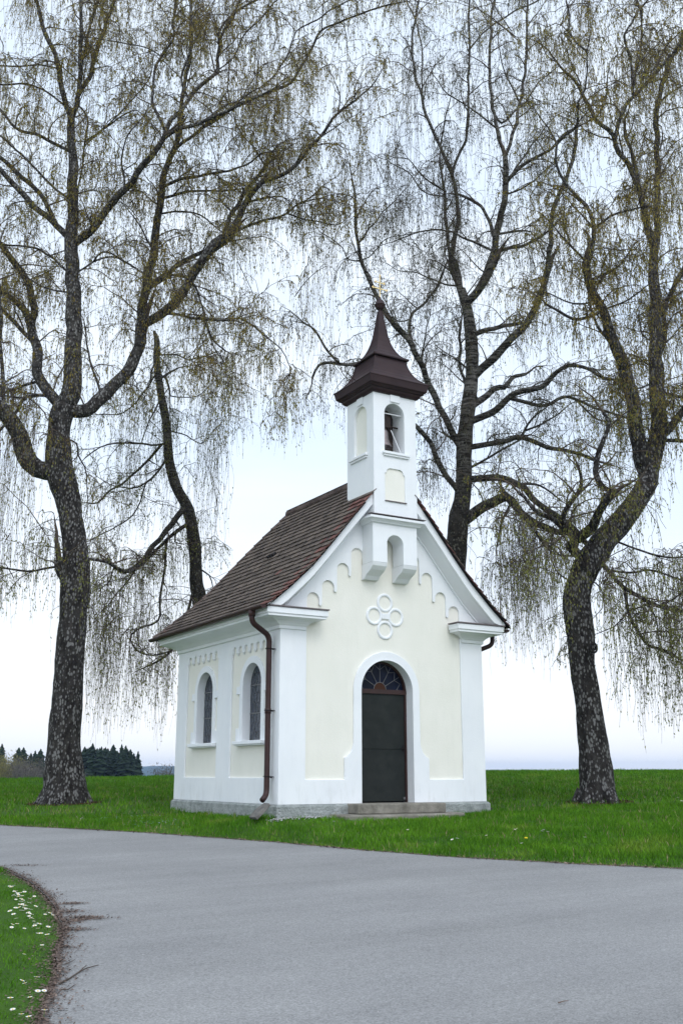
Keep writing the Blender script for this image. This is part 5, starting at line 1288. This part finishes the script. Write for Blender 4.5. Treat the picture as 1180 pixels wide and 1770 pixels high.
def bush_proto(name, label, cat, group, m, seed, wide=.42, stems=9):
    r = empty(name, (0, 0, 0), label, cat, group); rn = random.Random(seed); h = MB(); tips = []
    for k in range(stems):
        a = rn.uniform(0, 2*PI); R_ = rn.uniform(.1, wide); p = [(0, 0, 0), (math.cos(a)*R_*.25, math.sin(a)*R_*.25, .35), (math.cos(a)*R_, math.sin(a)*R_, rn.uniform(.65, .95))]
        h.tube(p, [.014, .009, .003], 5); tips.append(p)
    h.build('trunk', FTR, r)
    V, T = [], []
    for _ in range(3600):
        p = rn.choice(tips); t = rn.uniform(.3, 1.05); q_ = Vector(p[1]).lerp(Vector(p[2]), t) if t > .3 else Vector(p[1])
        q_ = q_+Vector((rn.gauss(0, .085), rn.gauss(0, .085), rn.gauss(0, .07))); s_ = rn.uniform(.006, .016); b = len(V)
        for _k in range(3): V.append((q_.x+rn.uniform(-s_, s_), q_.y+rn.uniform(-s_, s_), q_.z+rn.uniform(-s_*1.6, s_*1.6)))
        T.append((b, b+1, b+2))
    np_mesh('crown', np.array(V), tris=np.array(T), m=m, parent=r); return r
def clone(p):
    r = p.copy(); COL.objects.link(r)
    for ch in p.children: c = ch.copy(); COL.objects.link(c); c.parent = r
    return r
def stand(proto_list, used, px, ytop, Y, label, k=None):
    i = k if k is not None else random.randrange(len(proto_list)); p = proto_list[i]
    r = p if i not in used else clone(p); used.add(i)
    x, y, z = far_pt(px, Y); top = at(px, ytop-3+random.uniform(-5, 7), Y)[2]; z -= .3; H = (top-z)
    r.location = (x*S, y*S, z*S); r.scale = (H*random.uniform(.85, 1.15), H*random.uniform(.85, 1.15), H); r.rotation_euler = (0, 0, random.uniform(0, 6)); r['label'] = label; return r
SP = [spruce_proto(i) for i in range(3)]; us = set()
for px, yt in [(141,1295),(150,1291),(158,1290),(165,1293),(171,1291),(179,1294),(186,1290),(193,1293),(200,1296),(206,1291),(213,1294),(220,1290),(227,1296),(235,1292),(241,1299),(248,1300)]:
    stand(SP, us, px, yt, random.uniform(160, 172), 'dark spruce in the dense front row right of the left birch')
for px, yt in [(137,1300),(139,1294),(149,1296),(168,1297),(190,1299),(203,1300),(224,1299),(145,1297),(154,1299),(162,1296),(174,1298),(183,1300),(197,1300),(209,1301),(217,1300),(231,1302),(244,1308)]:
    stand(SP, us, px, yt, random.uniform(176, 188), 'dark spruce peeping over the front row of the far wood')
for px, yt, lab in [(11,1292,'leftmost dark spruce behind the pale willows'),(18,1291,'pointed dark spruce second from the left behind the willows'),(47,1297,'dark spruce on the left half of the middle pair left of the birch trunk'),(55,1292,'taller dark spruce of the middle pair left of the birch trunk'),(68,1298,'dark spruce just left of the birch trunk'),(75,1293,'tall dark spruce half hidden by the left birch trunk'),(84,1296,'dark spruce hidden mostly behind the left birch trunk')]:
    r = stand(SP, us, px, yt, random.uniform(166, 180), lab); 
WIL = mat('willow_haze_leaf', (.14,.13,.045), (.20,.18,.06), 1, .9, island=.3); BARE = mat('bare_twigs', (.085,.075,.070), (.13,.115,.10), 1, .9, island=.3)
WP = [bush_proto('willow_tree', 'willow', 'tree', 'pale willows at the edge of the far wood', WIL, 40+i) for i in range(2)]; uw = set()
for i, (px, yt) in enumerate([(8,1311),(17,1309),(27,1313),(36,1315),(44,1318)]):
    stand(WP, uw, px, yt, random.uniform(142, 152), ['pale yellow green willow at the left edge of the far wood','tallest pale willow left of the birch trunk','round topped pale willow in the middle of the willow row','slender pale willow fourth in the willow row','smallest pale willow next to the bare grey trees'][i], i % 2)
BP = [bush_proto('bare_tree', 'bare tree', 'tree', 'bare grey trees at the edge of the far wood', BARE, 50+i, .34, 12) for i in range(2)]; ub = set()
for i, (px, yt) in enumerate([(53,1318),(61,1315),(70,1320),(78,1322),(143,1333),(151,1338)]):
    stand(BP, ub, px, yt, random.uniform(134, 142), ['bare grey brown tree beside the last willow','tallest bare grey tree left of the birch trunk','bare grey tree third of four left of the birch trunk','bare grey tree touching the left edge of the birch trunk','low bare tree right of the birch trunk before the spruces','lowest bare bush at the foot of the spruces'][i], i % 2)
stand(BP, ub, 291, 1327, 150, 'bare grey brown bush on the skyline beside the left chapel wall')
stand(BP, ub, 299, 1331, 152, 'small bare bush touching the left chapel wall on the skyline')
# undergrowth line so that the foot of the wood closes
# distant wooded hill
V, Q_ = [], []
nxh = 160
for j, (Y, hgt) in enumerate([(2300, -14), (2450, 10), (2600, 24), (2750, 27), (2900, 14), (3200, -14)]):
    for i in range(nxh+1):
        px = -900+i*2600/nxh; X = (px-590)/F_PX*Y*1.0; x, y = lat(X, Y)
        z = hgt*(.78+.30*mnoise.noise(Vector((i*.045, j*.1, 1)))+.10*mnoise.noise(Vector((i*.35, j*.6, 4))))-(2 if j < 5 else 0) + (random.uniform(0, 1.6) if 0 < j < 5 else 0)
        z = min(z, 10+random.uniform(0, 1)) if px > 420 else z
        V.append((x, y, z))
for j in range(5):
    for i in range(nxh): a = j*(nxh+1)+i; Q_.append((a, a+1, a+nxh+2, a+nxh+1))
tag(np_mesh('hills', np.array(V), quads=np.array(Q_), m=mat('wooded_hill', (.012,.030,.016), (.028,.052,.026), .02, 1.0), smooth=False), kind='structure')
# haze
HZ = True
if HZ:
    h = MB(); c = lat(0, 1300); d_ = 2100
    h.box(c[0]-d_, c[0]+d_, c[1]-d_, c[1]+d_, -25, 42)
    m = bpy.data.materials.new('haze_air'); m.use_nodes = True; nt = m.node_tree; nt.nodes.clear()
    o = N(nt, 'ShaderNodeOutputMaterial'); v = N(nt, 'ShaderNodeVolumePrincipled'); v.inputs['Color'].default_value = (.46, .62, 1.0, 1); v.inputs['Density'].default_value = .00019; v.inputs['Anisotropy'].default_value = .2
    nt.links.new(v.outputs[0], o.inputs['Volume'])
    tag(h.build('haze', m), kind='stuff')
